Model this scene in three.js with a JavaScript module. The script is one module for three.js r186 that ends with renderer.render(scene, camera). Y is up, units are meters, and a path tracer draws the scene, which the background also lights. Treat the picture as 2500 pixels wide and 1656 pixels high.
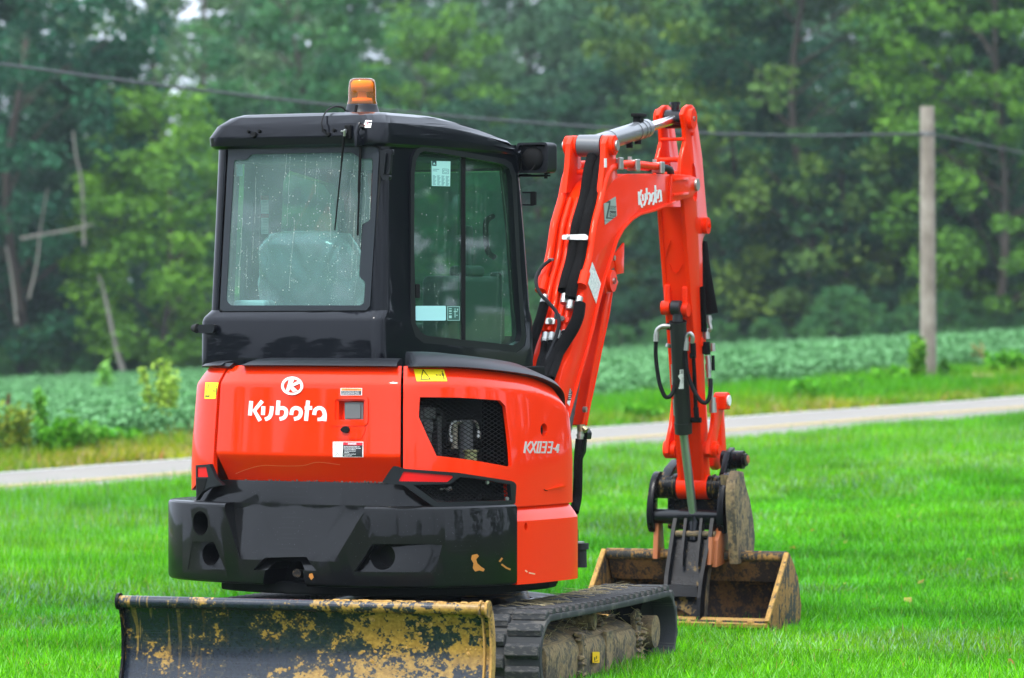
import * as THREE from 'three';
import { RoundedBoxGeometry } from 'three/addons/geometries/RoundedBoxGeometry.js';
import { ConvexGeometry } from 'three/addons/geometries/ConvexGeometry.js';
import { TessellateModifier } from 'three/addons/modifiers/TessellateModifier.js';
import * as BGU from 'three/addons/utils/BufferGeometryUtils.js';
import { Brush, Evaluator, SUBTRACTION, ADDITION, INTERSECTION } from 'three-bvh-csg';

// ---------------------------------------------------------------- camera, sky, sun, exposure
// photograph 2500 x 1656; focal length in its pixels, eye level at row 765
const FPX = 10500, HY = 765, CX = 1250, CAMH = 1.6;
const scene = new THREE.Scene();
const camera = new THREE.PerspectiveCamera(2 * Math.atan(891 / FPX) * 180 / Math.PI, 2500 / 1782, 0.5, 4000);
camera.setViewOffset(2500, 1782, 0, 126, 2500, 1656);
camera.position.set(0, CAMH, 0);
camera.focus = 18.2;
camera.userData.fStop = 4.2;
camera.updateProjectionMatrix();
camera.updateMatrixWorld();
const renderer = new THREE.WebGLRenderer({ antialias: true });
renderer.setSize(1024, 678);
renderer.toneMapping = THREE.LinearToneMapping;
renderer.toneMappingExposure = 2.6;
renderer.shadowMap.enabled = true;

function rng(seed) { let s = seed >>> 0; return () => { s = (s + 0x6d2b79f5) | 0; let t = Math.imul(s ^ (s >>> 15), 1 | s); t = (t + Math.imul(t ^ (t >>> 7), 61 | t)) ^ t; return ((t ^ (t >>> 14)) >>> 0) / 4294967296; }; }
const ss = (a, b, x) => { const t = Math.min(1, Math.max(0, (x - a) / (b - a))); return t * t * (3 - 2 * t); };
const mix = (a, b, t) => a + (b - a) * t;
function hash2(x, y, s) { let h = Math.imul(x, 374761393) ^ Math.imul(y, 668265263) ^ Math.imul(s + 11, 974711); h = Math.imul(h ^ (h >>> 13), 1274126177); h ^= h >>> 16; return (h >>> 0) / 4294967296; }
function vn(x, y, per, s) { const xi = Math.floor(x), yi = Math.floor(y), fx = x - xi, fy = y - yi, u = fx * fx * (3 - 2 * fx), v = fy * fy * (3 - 2 * fy), w = (k) => ((k % per) + per) % per; const a = hash2(w(xi), w(yi), s), b = hash2(w(xi + 1), w(yi), s), c = hash2(w(xi), w(yi + 1), s), d = hash2(w(xi + 1), w(yi + 1), s); return mix(mix(a, b, u), mix(c, d, u), v); }
function fbm(x, y, per, s, oct = 5) { let a = 0, k = 0.5, t = 0; for (let i = 0; i < oct; i++) { a += k * vn(x, y, per, s + i * 7); t += k; x *= 2; y *= 2; per *= 2; k *= 0.55; } return a / t; }

{ // overcast sky: bright cloud with faint structure, a little brighter overhead
  const w = 512, h = 256, data = new Float32Array(w * h * 4);
  for (let j = 0; j < h; j++) for (let i = 0; i < w; i++) {
    const el = ((j + 0.5) / h - 0.5) * Math.PI, up = Math.max(0, Math.sin(el));
    const c = fbm(i / w * 8, j / h * 6, 8, 3, 5), L = (0.62 + 0.62 * up) * (0.80 + 0.42 * c);
    const o = (j * w + i) * 4; data[o] = L * 0.88; data[o + 1] = L * 0.99; data[o + 2] = L * 1.18; data[o + 3] = 1;
  }
  const sky = new THREE.DataTexture(data, w, h, THREE.RGBAFormat, THREE.FloatType);
  sky.mapping = THREE.EquirectangularReflectionMapping; sky.magFilter = THREE.LinearFilter; sky.needsUpdate = true;
  scene.background = sky; scene.environment = sky;
}
const sun = new THREE.DirectionalLight(new THREE.Color(1, 0.96, 0.9), 1.5);
sun.position.set(-8, 24, -6); sun.target.position.set(0, 0.5, -19); sun.castShadow = true;
sun.shadow.radius = 30; sun.shadow.mapSize.set(4096, 4096);
Object.assign(sun.shadow.camera, { left: -40, right: 40, top: 40, bottom: -110, near: 1, far: 200 });
scene.add(sun, sun.target);

// ---------------------------------------------------------------- helpers
const V3 = THREE.Vector3, used = new Map();
function numbered(n) { const k = used.get(n) || 0; used.set(n, k + 1); return k ? n + '_' + String(k).padStart(3, '0') : n; }
function lit(o) { o.traverse((m) => { if (m.isMesh) { m.castShadow = true; m.receiveShadow = true; } }); return o; }
function top(o, name, label, category, group, kind) { o.name = numbered(name); o.userData.label = label; if (category) o.userData.category = category; if (group) o.userData.group = group; if (kind) o.userData.kind = kind; scene.add(o); lit(o); return o; }
function norm(g) { g = g.index ? g.toNonIndexed() : g; if (!g.attributes.normal) g.computeVertexNormals(); if (!g.attributes.uv) g.setAttribute('uv', new THREE.BufferAttribute(new Float32Array(g.attributes.position.count * 2), 2)); for (const k of Object.keys(g.attributes)) if (!['position', 'normal', 'uv'].includes(k)) g.deleteAttribute(k); g.morphAttributes = {}; g.clearGroups(); return g; }
const merge = (l) => BGU.mergeGeometries(l.map(norm));
const crease = (g, a = 0.6) => BGU.toCreasedNormals(g, a);
function boxUV(g, s = 1) { g = norm(g); const p = g.attributes.position, n = g.attributes.normal, u = g.attributes.uv; for (let i = 0; i < p.count; i++) { const ax = Math.abs(n.getX(i)), ay = Math.abs(n.getY(i)), az = Math.abs(n.getZ(i)); if (ax > ay && ax > az) u.setXY(i, p.getZ(i) * s, p.getY(i) * s); else if (ay > az) u.setXY(i, p.getX(i) * s, p.getZ(i) * s); else u.setXY(i, p.getX(i) * s, p.getY(i) * s); } return g; }
function tex(w, h, fn, { srgb = true, rx = 1, ry = 1 } = {}) {
  const d = new Uint8Array(w * h * 4);
  for (let j = 0; j < h; j++) for (let i = 0; i < w; i++) { const c = fn(i / w, j / h), o = (j * w + i) * 4; for (let k = 0; k < 3; k++) d[o + k] = Math.max(0, Math.min(255, Math.round(255 * (c.length ? c[k] : c)))); d[o + 3] = 255; }
  const t = new THREE.DataTexture(d, w, h); t.magFilter = THREE.LinearFilter; t.minFilter = THREE.LinearMipmapLinearFilter; t.generateMipmaps = true; t.wrapS = t.wrapT = THREE.RepeatWrapping; t.repeat.set(rx, ry); if (srgb) t.colorSpace = THREE.SRGBColorSpace; t.needsUpdate = true; return t;
}
const lin = (r, g, b) => new THREE.Color().setRGB(r, g, b);
const std = (c, o = {}) => new THREE.MeshStandardMaterial({ color: Array.isArray(c) ? lin(...c) : c, roughness: 0.6, metalness: 0, ...o });
const phys = (c, o = {}) => new THREE.MeshPhysicalMaterial({ color: Array.isArray(c) ? lin(...c) : c, roughness: 0.5, metalness: 0, ...o });
const mixc = (a, b, t) => [mix(a[0], b[0], t), mix(a[1], b[1], t), mix(a[2], b[2], t)];
// world height of the ground; d is the distance in front of the camera
function G(x, d) {
  const cx = Math.max(-16, Math.min(26, x)), p1 = 0.0376 * (cx + 5) + 0.0101 * (Math.min(d, 90) - 40), q = (d - 42) * 0.714 - (x + 5) * 0.70;
  const near = p1 * ss(20, 34, d), p2 = -0.02 + 0.048 * Math.max(-40, Math.min(40, x));
  const bump = 0.02 * (vn(x * 0.4 + 50, d * 0.4 + 50, 4096, 5) - 0.5) * ss(2, 4, Math.hypot(x - 0.2, d - 19));
  return mix(near, p2, ss(1, 28, q)) + bump;
}
const roadQ = (x, d) => (d - 42) * 0.714 - (x + 5) * 0.70;   // metres beyond the far edge of the road
const atPx = (px, d) => (px - CX) / FPX * d;

// ground covered by tracks and bucket, where no grass stands up
function covered(x, d) { const loc = (X, D, yaw) => { const a = yaw * Math.PI / 180, u = x - X, v = d - D; return [u * Math.cos(a) - v * Math.sin(a), u * Math.sin(a) + v * Math.cos(a)]; }; const [l, f] = loc(-0.311, 18.54, 17.5), [m, g] = loc(0.16, 19.1, 20.5); return (Math.abs(Math.abs(l) - 0.6) < 0.13 && Math.abs(f) < 0.98) || (Math.abs(l) < 0.5 && Math.abs(f) < 0.9) || (m > -0.46 && m < 0.50 && g > 1.72 && g < 2.24); }
// ---------------------------------------------------------------- the ground, the road
{
  const xs = [-1500, -700, -300, -150, -90, -60], ds = [-1500, -600, -250, -120, -60, -30, -10];
  for (let x = -45; x <= 45; x += 0.75) xs.push(x); xs.push(60, 90, 150, 300, 700, 1500);
  for (let d = 0; d <= 135; d += 0.75) ds.push(d); ds.push(150, 180, 240, 400, 800, 1500);
  const pos = [], uv = [], idx = [];
  for (const d of ds) for (const x of xs) { pos.push(x, G(x, d), -d); uv.push(x / 4, d / 4); }
  const n = xs.length;
  for (let j = 0; j < ds.length - 1; j++) for (let i = 0; i < n - 1; i++) { const a = j * n + i; idx.push(a, a + 1, a + n, a + 1, a + n + 1, a + n); }
  const g = new THREE.BufferGeometry(); g.setAttribute('position', new THREE.Float32BufferAttribute(pos, 3)); g.setAttribute('uv', new THREE.Float32BufferAttribute(uv, 2)); g.setIndex(idx); g.computeVertexNormals();
  const t = tex(512, 512, (u, v) => { const a = fbm(u * 8, v * 8, 8, 21, 6), b = fbm(u * 40, v * 40, 40, 9, 3); return mixc([0.14, 0.22, 0.04], [0.26, 0.36, 0.07], a * 0.6 + b * 0.5); });
  const m = new THREE.Mesh(g, std(0xffffff, { map: t, roughness: 1 })); top(m, 'ground', 'grassy earth under lawn, field and wood', null, null, 'structure');

  const strip = (o0, o1, y, s0 = -70, s1 = 160, cross = 4, w0 = 0) => {
    const p = [], u = [], ix = []; const N = Math.round((s1 - s0) / 1.0);
    for (let k = 0; k <= N; k++) for (let c = 0; c <= cross; c++) { const s = s0 + (s1 - s0) * k / N, o = mix(o0, o1, c / cross) + (w0 ? w0 * (vn(s * 0.7 + 300, c * 3 + 50, 4096, 4) - 0.5) : 0); const x = -5 + 0.714 * s - 0.70 * o, d = 42 + 0.70 * s + 0.714 * o; p.push(x, G(x, d) + y, -d); u.push(s / 3, o / 3); }
    for (let k = 0; k < N; k++) for (let c = 0; c < cross; c++) { const a = k * (cross + 1) + c; ix.push(a, a + cross + 1, a + 1, a + 1, a + cross + 1, a + cross + 2); }
    const g2 = new THREE.BufferGeometry(); g2.setAttribute('position', new THREE.Float32BufferAttribute(p, 3)); g2.setAttribute('uv', new THREE.Float32BufferAttribute(u, 2)); g2.setIndex(ix); g2.computeVertexNormals(); return g2;
  };
  const rt = tex(512, 512, (u, v) => { const a = fbm(u * 6, v * 6, 6, 31, 5), b = hash2(Math.floor(u * 512), Math.floor(v * 512), 8); const k = 0.46 + 0.05 * (a - 0.5) + 0.06 * (b - 0.5); return [k * 1.04, k * 1.0, k * 0.93]; });
  top(new THREE.Mesh(strip(-5.1, 0, 0.03, -70, 160, 6, 0.08), std(0xffffff, { map: rt, roughness: 0.9 })), 'road', 'pale grey country road crossing behind the lawn', null, null, 'structure');
  const white = std([0.66, 0.66, 0.64], { roughness: 0.8 }), yellow = std([0.55, 0.40, 0.12], { roughness: 0.8 });
  top(new THREE.Mesh(strip(-0.32, -0.22, 0.036, -60, 120, 1), white), 'edge_line', 'worn white edge line on the field side of the road', 'road marking', 'white edge lines of the road');
  top(new THREE.Mesh(strip(-4.88, -4.78, 0.036, -60, 120, 1), white), 'edge_line', 'worn white edge line on the lawn side of the road', 'road marking', 'white edge lines of the road');
  for (const o of [-2.68, -2.46]) top(new THREE.Mesh(strip(o, o + 0.09, 0.036, -60, 120, 1), yellow), 'centre_line', 'faded yellow line of the pair along the middle of the road', 'road marking', 'double yellow centre line');
}

// ---------------------------------------------------------------- grass, field, plants (leaf-sized faces)
function leafGeo(list) { // list of {p:[...triangles], c:[r,g,b]}
  const n = list.reduce((a, l) => a + l.p.length, 0), pos = new Float32Array(n), col = new Float32Array(n); let o = 0;
  for (const l of list) { pos.set(l.p, o); for (let i = 0; i < l.p.length; i += 3) { col[o + i] = l.c[0]; col[o + i + 1] = l.c[1]; col[o + i + 2] = l.c[2]; } o += l.p.length; }
  const g = new THREE.BufferGeometry(); g.setAttribute('position', new THREE.BufferAttribute(pos, 3)); g.setAttribute('color', new THREE.BufferAttribute(col, 3)); g.computeVertexNormals(); return g;
}
function blade(x, z, h, w, lean, dir, bend, face) {
  const dx = Math.cos(dir), dz = Math.sin(dir), wx = Math.cos(face) * w / 2, wz = Math.sin(face) * w / 2, P = [];
  const pt = (t) => [x + dx * lean * h * (t + bend * t * t), h * (t - 0.35 * bend * t * t), z + dz * lean * h * (t + bend * t * t)];
  const a = pt(0), b = pt(0.5), c = pt(1);
  P.push(a[0] - wx, a[1], a[2] - wz, a[0] + wx, a[1], a[2] + wz, b[0] + wx * 0.8, b[1], b[2] + wz * 0.8);
  P.push(a[0] - wx, a[1], a[2] - wz, b[0] + wx * 0.8, b[1], b[2] + wz * 0.8, b[0] - wx * 0.8, b[1], b[2] - wz * 0.8);
  P.push(b[0] - wx * 0.8, b[1], b[2] - wz * 0.8, b[0] + wx * 0.8, b[1], b[2] + wz * 0.8, c[0], c[1], c[2]);
  return P;
}
const leafMat = (o = {}) => phys(0xffffff, { vertexColors: true, side: THREE.DoubleSide, roughness: 0.75, transmission: 0.35, thickness: 0, ...o });
{
  const R = rng(77), variants = [];
  for (let k = 0; k < 5; k++) {
    const L = [];
    for (let i = 0; i < 190; i++) {
      const r = 0.17 * Math.sqrt(R()), a = R() * 6.283, kind = R();
      const c = kind < 0.03 ? [0.30, 0.24, 0.07] : mixc([0.020, 0.17, 0.001], [0.15, 0.54, 0.003], R()), tint = kind > 0.84 ? [0.17, 0.42, 0.09] : c;
      L.push({ p: blade(r * Math.cos(a), r * Math.sin(a), 0.05 + 0.075 * R(), 0.005 + 0.005 * R(), 0.15 + 0.75 * R() * R(), R() * 6.283, 0.2 + 0.7 * R(), R() * 3.14), c: tint });
    }
    variants.push(leafGeo(L));
  }
  const spots = variants.map(() => []), Rr = rng(5), put = (x, d, s, c) => spots[Math.floor(Rr() * 5)].push([x, d, s, c]);
  for (let d = 12.5, step; d < 47; d += step) {
    step = d < 22 ? 0.105 : d < 32 ? 0.15 : 0.2;
    const half = d * 0.1195 + 2.2;
    for (let x = -half; x < half; x += step) {
      const jx = x + (Rr() - 0.5) * step * 1.4, jd = d + (Rr() - 0.5) * step * 1.4, q = roadQ(jx, jd);
      if (q > -5.3 - 0.25 * Rr() || covered(jx, jd)) continue;
      const patch = fbm(jx * 0.35 + 40, jd * 0.35 + 40, 4096, 61, 4), long = ss(0.42, 0.62, fbm(jx * 0.5 + 90, jd * 0.5, 4096, 15, 3));
      const edge = ss(6, 1, -q - 5.3), left = ss(1.0, -4, jx) * ss(22, 27, jd);
      put(jx, jd, (0.85 + 0.35 * Rr() + 0.35 * long + 0.45 * edge + 0.55 * left) * (d > 32 ? 1.15 : 1), patch);
    }
  }
  const mat = leafMat({ roughness: 0.75, specularIntensity: 0.12 }), M = new THREE.Matrix4(), Q = new THREE.Quaternion(), up = new V3(0, 1, 0), col = new THREE.Color();
  const lawn = new THREE.Group();
  spots.forEach((list, k) => {
    const im = new THREE.InstancedMesh(variants[k], mat, list.length);
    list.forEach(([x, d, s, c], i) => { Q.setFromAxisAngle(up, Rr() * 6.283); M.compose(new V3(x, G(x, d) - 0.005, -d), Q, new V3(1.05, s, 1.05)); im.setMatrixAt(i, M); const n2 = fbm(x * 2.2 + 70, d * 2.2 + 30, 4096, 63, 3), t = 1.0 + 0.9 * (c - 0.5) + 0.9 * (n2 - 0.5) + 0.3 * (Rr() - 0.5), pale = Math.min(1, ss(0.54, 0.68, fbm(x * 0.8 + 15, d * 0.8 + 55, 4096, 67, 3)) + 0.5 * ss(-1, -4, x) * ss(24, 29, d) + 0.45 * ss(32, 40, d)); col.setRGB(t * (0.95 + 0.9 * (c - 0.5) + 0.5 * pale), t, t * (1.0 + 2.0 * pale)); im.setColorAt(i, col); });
    im.name = 'grass_tufts'; im.userData.kind = 'stuff'; lawn.add(im);
  });
  top(lawn, 'lawn_grass', 'bright green mown lawn grass around the excavator', 'grass', null, 'stuff');

  // verge beyond the road, taller and partly dry
  const vs = variants.map(() => []);
  for (let s = -14; s < 34; s += 0.16) for (let o = 0.05; o < 5.2; o += 0.2) {
    const so = s + (Rr() - 0.5) * 0.25, oo = o + (Rr() - 0.5) * 0.25, x = -5 + 0.714 * so - 0.70 * oo, d = 42 + 0.70 * so + 0.714 * oo; if (oo < 0.02) continue;
    const dry = ss(0.42, 0.7, fbm(so * 0.5 + 20, oo * 0.6 + 3, 4096, 91, 3)) * (so < 6 ? 1 : 0.35), rim = ss(0.8, 0.1, oo);
    vs[Math.floor(Rr() * 5)].push([x, d, 1.1 + 1.8 * Rr() * (0.4 + Math.min(1, oo)), Math.min(1, dry + rim * 0.8 * Rr() + (so < 6 ? 0.25 : 0))]);
  }
  const verge = new THREE.Group();
  vs.forEach((list, k) => {
    const im = new THREE.InstancedMesh(variants[k], mat, list.length);
    list.forEach(([x, d, s, c], i) => { Q.setFromAxisAngle(up, Rr() * 6.283); M.compose(new V3(x, G(x, d) - 0.005, -d), Q, new V3(1.5, s, 1.5)); im.setMatrixAt(i, M); const t = 0.8 + 0.3 * Rr(); col.setRGB(t * mix(1, 3.6, c), t * mix(1, 1.05, c), t * mix(1, 3, c)); im.setColorAt(i, col); });
    im.name = 'grass_tufts'; im.userData.kind = 'stuff'; verge.add(im);
  });
  top(verge, 'verge_grass', 'tall unmown grass, partly dry and yellow, along the far road edge', 'grass', null, 'stuff');
}
{ // leaves blown on to the lawn
  const R = rng(515), L = [];
  for (let i = 0; i < 320; i++) { const d = 14 + 24 * R(), x = (R() - 0.5) * 2 * (d * 0.125); if (roadQ(x, d) > -5.6 || covered(x, d)) continue; L.push({ p: leafAt(R, new V3(x, G(x, d) + 0.045 + 0.04 * R(), -d), 0.03 + 0.025 * R(), 0.9, 1.5), c: mixc([0.30, 0.12, 0.02], [0.42, 0.30, 0.08], R()) }); }
  top(new THREE.Mesh(leafGeo(L), leafMat({ specularIntensity: 0.2 })), 'fallen_leaves', 'small brown and yellow leaves scattered over the lawn', 'leaf', null, 'stuff');
}
function leafAt(R, c, size, up = 0.5, asp = 1.5) { // one leaf: a bent rhomb at c
  const n = new V3(R() - 0.5, (R() - 0.5) + up, R() - 0.5).normalize(), t = new V3(R() - 0.5, R() - 0.5, R() - 0.5).cross(n).normalize(), b = new V3().crossVectors(n, t);
  const s = size * (0.7 + 0.6 * R()), L = (u, v, w) => [c.x + t.x * u * s * asp + b.x * v * s + n.x * w * s, c.y + t.y * u * s * asp + b.y * v * s + n.y * w * s, c.z + t.z * u * s * asp + b.z * v * s + n.z * w * s];
  const A = L(-0.5, 0, 0), B = L(0, -0.42, 0.1), C = L(0.5, 0, 0), D = L(0, 0.42, 0.1);
  return [...A, ...B, ...C, ...A, ...C, ...D];
}
{ // soybean field
  const variants = [];
  for (let k = 0; k < 4; k++) {
    const R = rng(300 + k), L = [];
    for (let i = 0; i < 190; i++) {
      const a = R() * 6.283, r = 0.32 * Math.sqrt(R()), h = (0.22 + 0.3 * Math.pow(R(), 0.6)) * (1 - 0.45 * (r / 0.32) ** 2);
      L.push({ p: leafAt(R, new V3(r * Math.cos(a), h, r * Math.sin(a)), 0.052, 0.75, 1.35), c: mixc([0.06, 0.20, 0.05], [0.17, 0.37, 0.16], R()) });
    }
    variants.push(leafGeo(L));
  }
  const R = rng(41), spots = variants.map(() => []);
  for (let d = 36, st; d < 113; d += st) {
    st = d < 66 ? 0.30 : 0.5; const half = d * 0.1195 * 1.2 + 3;
    for (let x = -half; x < half; x += st) { const jx = x + (R() - 0.5) * st, jd = d + (R() - 0.5) * st, q = roadQ(jx, jd); if (q < mix(0.9, 4.4, ss(-1.5, 3.5, jx)) + 0.8 * R() || jd > 112.5) continue; spots[Math.floor(R() * 4)].push([jx, jd, (st > 0.4 ? 1.25 : 1) * (0.8 + 0.35 * R())]); }
  }
  const mat = leafMat({ roughness: 0.8, transmission: 0.25, specularIntensity: 0.15 }), M = new THREE.Matrix4(), Q = new THREE.Quaternion(), up = new V3(0, 1, 0), col = new THREE.Color(), field = new THREE.Group();
  spots.forEach((l, k) => {
    const im = new THREE.InstancedMesh(variants[k], mat, l.length);
    l.forEach(([x, d, s], i) => { Q.setFromAxisAngle(up, R() * 6.283); M.compose(new V3(x, G(x, d) - 0.02, -d), Q, new V3(s, s * 0.95, s)); im.setMatrixAt(i, M); const t = 0.85 + 0.3 * fbm(x * 0.25 + 60, d * 0.25, 4096, 71, 3); col.setRGB(t, t, t); im.setColorAt(i, col); });
    im.name = 'soy_plants'; im.userData.kind = 'stuff'; field.add(im);
  });
  top(field, 'soybean_field', 'low green leafy crop field between road and wood', 'crop', null, 'stuff');
}

// ---------------------------------------------------------------- trees of the wood
function tube(pts, r0, r1 = r0, seg = 12, rad = 8, closed = false) {
  const cv = new THREE.CatmullRomCurve3(pts.map((p) => (p.isVector3 ? p : new V3(...p))), closed), g = new THREE.TubeGeometry(cv, seg, 1, rad, closed), p = g.attributes.position;
  for (let i = 0; i <= seg; i++) { const c = cv.getPointAt(Math.min(1, i / seg)), r = mix(r0, r1, i / seg); for (let j = 0; j <= rad; j++) { const k = i * (rad + 1) + j; p.setXYZ(k, c.x + (p.getX(k) - c.x) * r, c.y + (p.getY(k) - c.y) * r, c.z + (p.getZ(k) - c.z) * r); } }
  return g;
}
const barkTex = tex(128, 256, (u, v) => { const a = fbm(u * 10, v * 5, 5, 51, 5); return mixc([0.16, 0.14, 0.12], [0.38, 0.35, 0.31], a); });
const bark = std(0xffffff, { map: barkTex, roughness: 0.95, bumpMap: barkTex, bumpScale: 0.02 });
const crownMat = leafMat({ roughness: 0.85, transmission: 0.3, specularIntensity: 0.3, color: lin(1.2, 1.42, 1.42) }), crownWarm = leafMat({ roughness: 0.85, transmission: 0.3, specularIntensity: 0.3, color: lin(0.9, 1.12, 1.1) });
const crownOf = (k) => (['light', 'bright', 'yellow', 'airy'].includes(k) ? crownWarm : crownMat);
function treeParts(seed, o) { // o: h height, r crown radius, base crown bottom, leaf, nc clusters, nl leaves each, c0, c1, lean
  const R = rng(seed), L = [], trunk = [], lean = o.lean || 0, topY = o.h * 0.9;
  const axis = (y) => new V3(lean * y + 0.25 * Math.sin(y * 0.7 + seed), y, 0.2 * Math.cos(y * 0.6 + seed));
  const pts = []; for (let k = 0; k <= 8; k++) pts.push(axis(topY * k / 8)); trunk.push(tube(pts, o.tr || 0.2, 0.04, 14, 7));
  for (let k = 0; k < o.nc; k++) {
    const t = R(), y = o.base + (o.h - o.base) * t, prof = Math.pow(Math.sin(Math.PI * Math.min(0.98, 0.12 + 0.82 * t)), 0.7), a = R() * 6.283, rr = o.r * prof * (0.35 + 0.65 * Math.sqrt(R()));
    const c = axis(y).add(new V3(Math.cos(a) * rr, (R() - 0.5) * 0.6, Math.sin(a) * rr)), cr = (0.5 + 0.6 * R()) * (o.cr || 1);
    if (k % 9 === 0) { const b = axis(Math.max(0.6, y - rr * 0.5 - 0.4)); trunk.push(tube([b, b.clone().lerp(c, 0.5).add(new V3(0, 0.15, 0)), c], 0.04, 0.012, 5, 5)); }
    const tone = R(), cc = mixc(o.c0, o.c1, tone);
    for (let i = 0; i < o.nl; i++) {
      const dir = new V3(R() - 0.5, R() - 0.5, R() - 0.5).normalize().multiplyScalar(cr * Math.pow(R(), 0.45)); dir.y *= 0.62;
      L.push({ p: leafAt(R, c.clone().add(dir), o.leaf, 0.45, 1.4), c: mixc(cc, o.c1, 0.35 * R()) });
    }
  }
  return { trunk: merge(trunk), crown: leafGeo(L) };
}
const kinds = {};
function treeKind(k, seed, o) { kinds[k] = treeParts(seed, o); }
const DG = [0.010, 0.055, 0.034], MG = [0.026, 0.104, 0.044], LG = [0.10, 0.215, 0.025], YG = [0.15, 0.20, 0.025], PG = [0.13, 0.19, 0.09];
treeKind('dark', 1, { h: 14.5, r: 4.0, base: 0.9, leaf: 0.165, nc: 215, nl: 80, c0: DG, c1: MG, tr: 0.17, cr: 0.82 });
treeKind('mid', 2, { h: 13.5, r: 3.6, base: 1.0, leaf: 0.16, nc: 200, nl: 80, c0: MG, c1: [0.062, 0.155, 0.04], tr: 0.16, cr: 0.8 });
treeKind('light', 3, { h: 7.4, r: 2.5, base: 0.8, leaf: 0.14, nc: 150, nl: 80, c0: [0.07, 0.16, 0.02], c1: [0.15, 0.27, 0.02], tr: 0.08, cr: 0.72 });
treeKind('bright', 13, { h: 12.7, r: 4.2, base: 1.0, leaf: 0.155, nc: 235, nl: 80, c0: [0.06, 0.15, 0.02], c1: [0.14, 0.26, 0.02], tr: 0.14, cr: 0.8 });
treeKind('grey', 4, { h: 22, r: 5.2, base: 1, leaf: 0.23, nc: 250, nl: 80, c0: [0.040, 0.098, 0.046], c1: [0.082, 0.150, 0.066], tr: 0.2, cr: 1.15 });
treeKind('airy', 5, { h: 16, r: 3.4, base: 3, leaf: 0.16, nc: 120, nl: 62, c0: [0.09, 0.17, 0.04], c1: PG, tr: 0.1, cr: 0.8 });
treeKind('yellow', 6, { h: 13.5, r: 3.5, base: 1.0, leaf: 0.16, nc: 195, nl: 80, c0: MG, c1: YG, tr: 0.16, cr: 0.8 });
treeKind('bush', 7, { h: 3.0, r: 1.5, base: 0.1, leaf: 0.12, nc: 60, nl: 60, c0: [0.016, 0.072, 0.03], c1: [0.06, 0.15, 0.035], tr: 0.03, cr: 0.6 });
treeKind('dark2', 8, { h: 13.5, r: 3.4, base: 0.5, leaf: 0.165, nc: 190, nl: 78, c0: [0.010, 0.046, 0.026], c1: [0.026, 0.090, 0.036], tr: 0.14, cr: 0.8 });
treeKind('far', 9, { h: 13.5, r: 3.6, base: 0.3, leaf: 0.42, nc: 120, nl: 24, c0: [0.010, 0.046, 0.026], c1: [0.026, 0.090, 0.036], tr: 0.16, cr: 1.0 });
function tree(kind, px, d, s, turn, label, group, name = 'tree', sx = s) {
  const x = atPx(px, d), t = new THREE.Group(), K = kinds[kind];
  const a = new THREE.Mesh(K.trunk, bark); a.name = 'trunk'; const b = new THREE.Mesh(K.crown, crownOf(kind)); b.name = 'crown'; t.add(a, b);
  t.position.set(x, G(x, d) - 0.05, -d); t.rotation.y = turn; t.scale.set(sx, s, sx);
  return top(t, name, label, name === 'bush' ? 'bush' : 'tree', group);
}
const gW = 'trees of the wood behind the field', gB = 'bushes along the foot of the wood';
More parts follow.
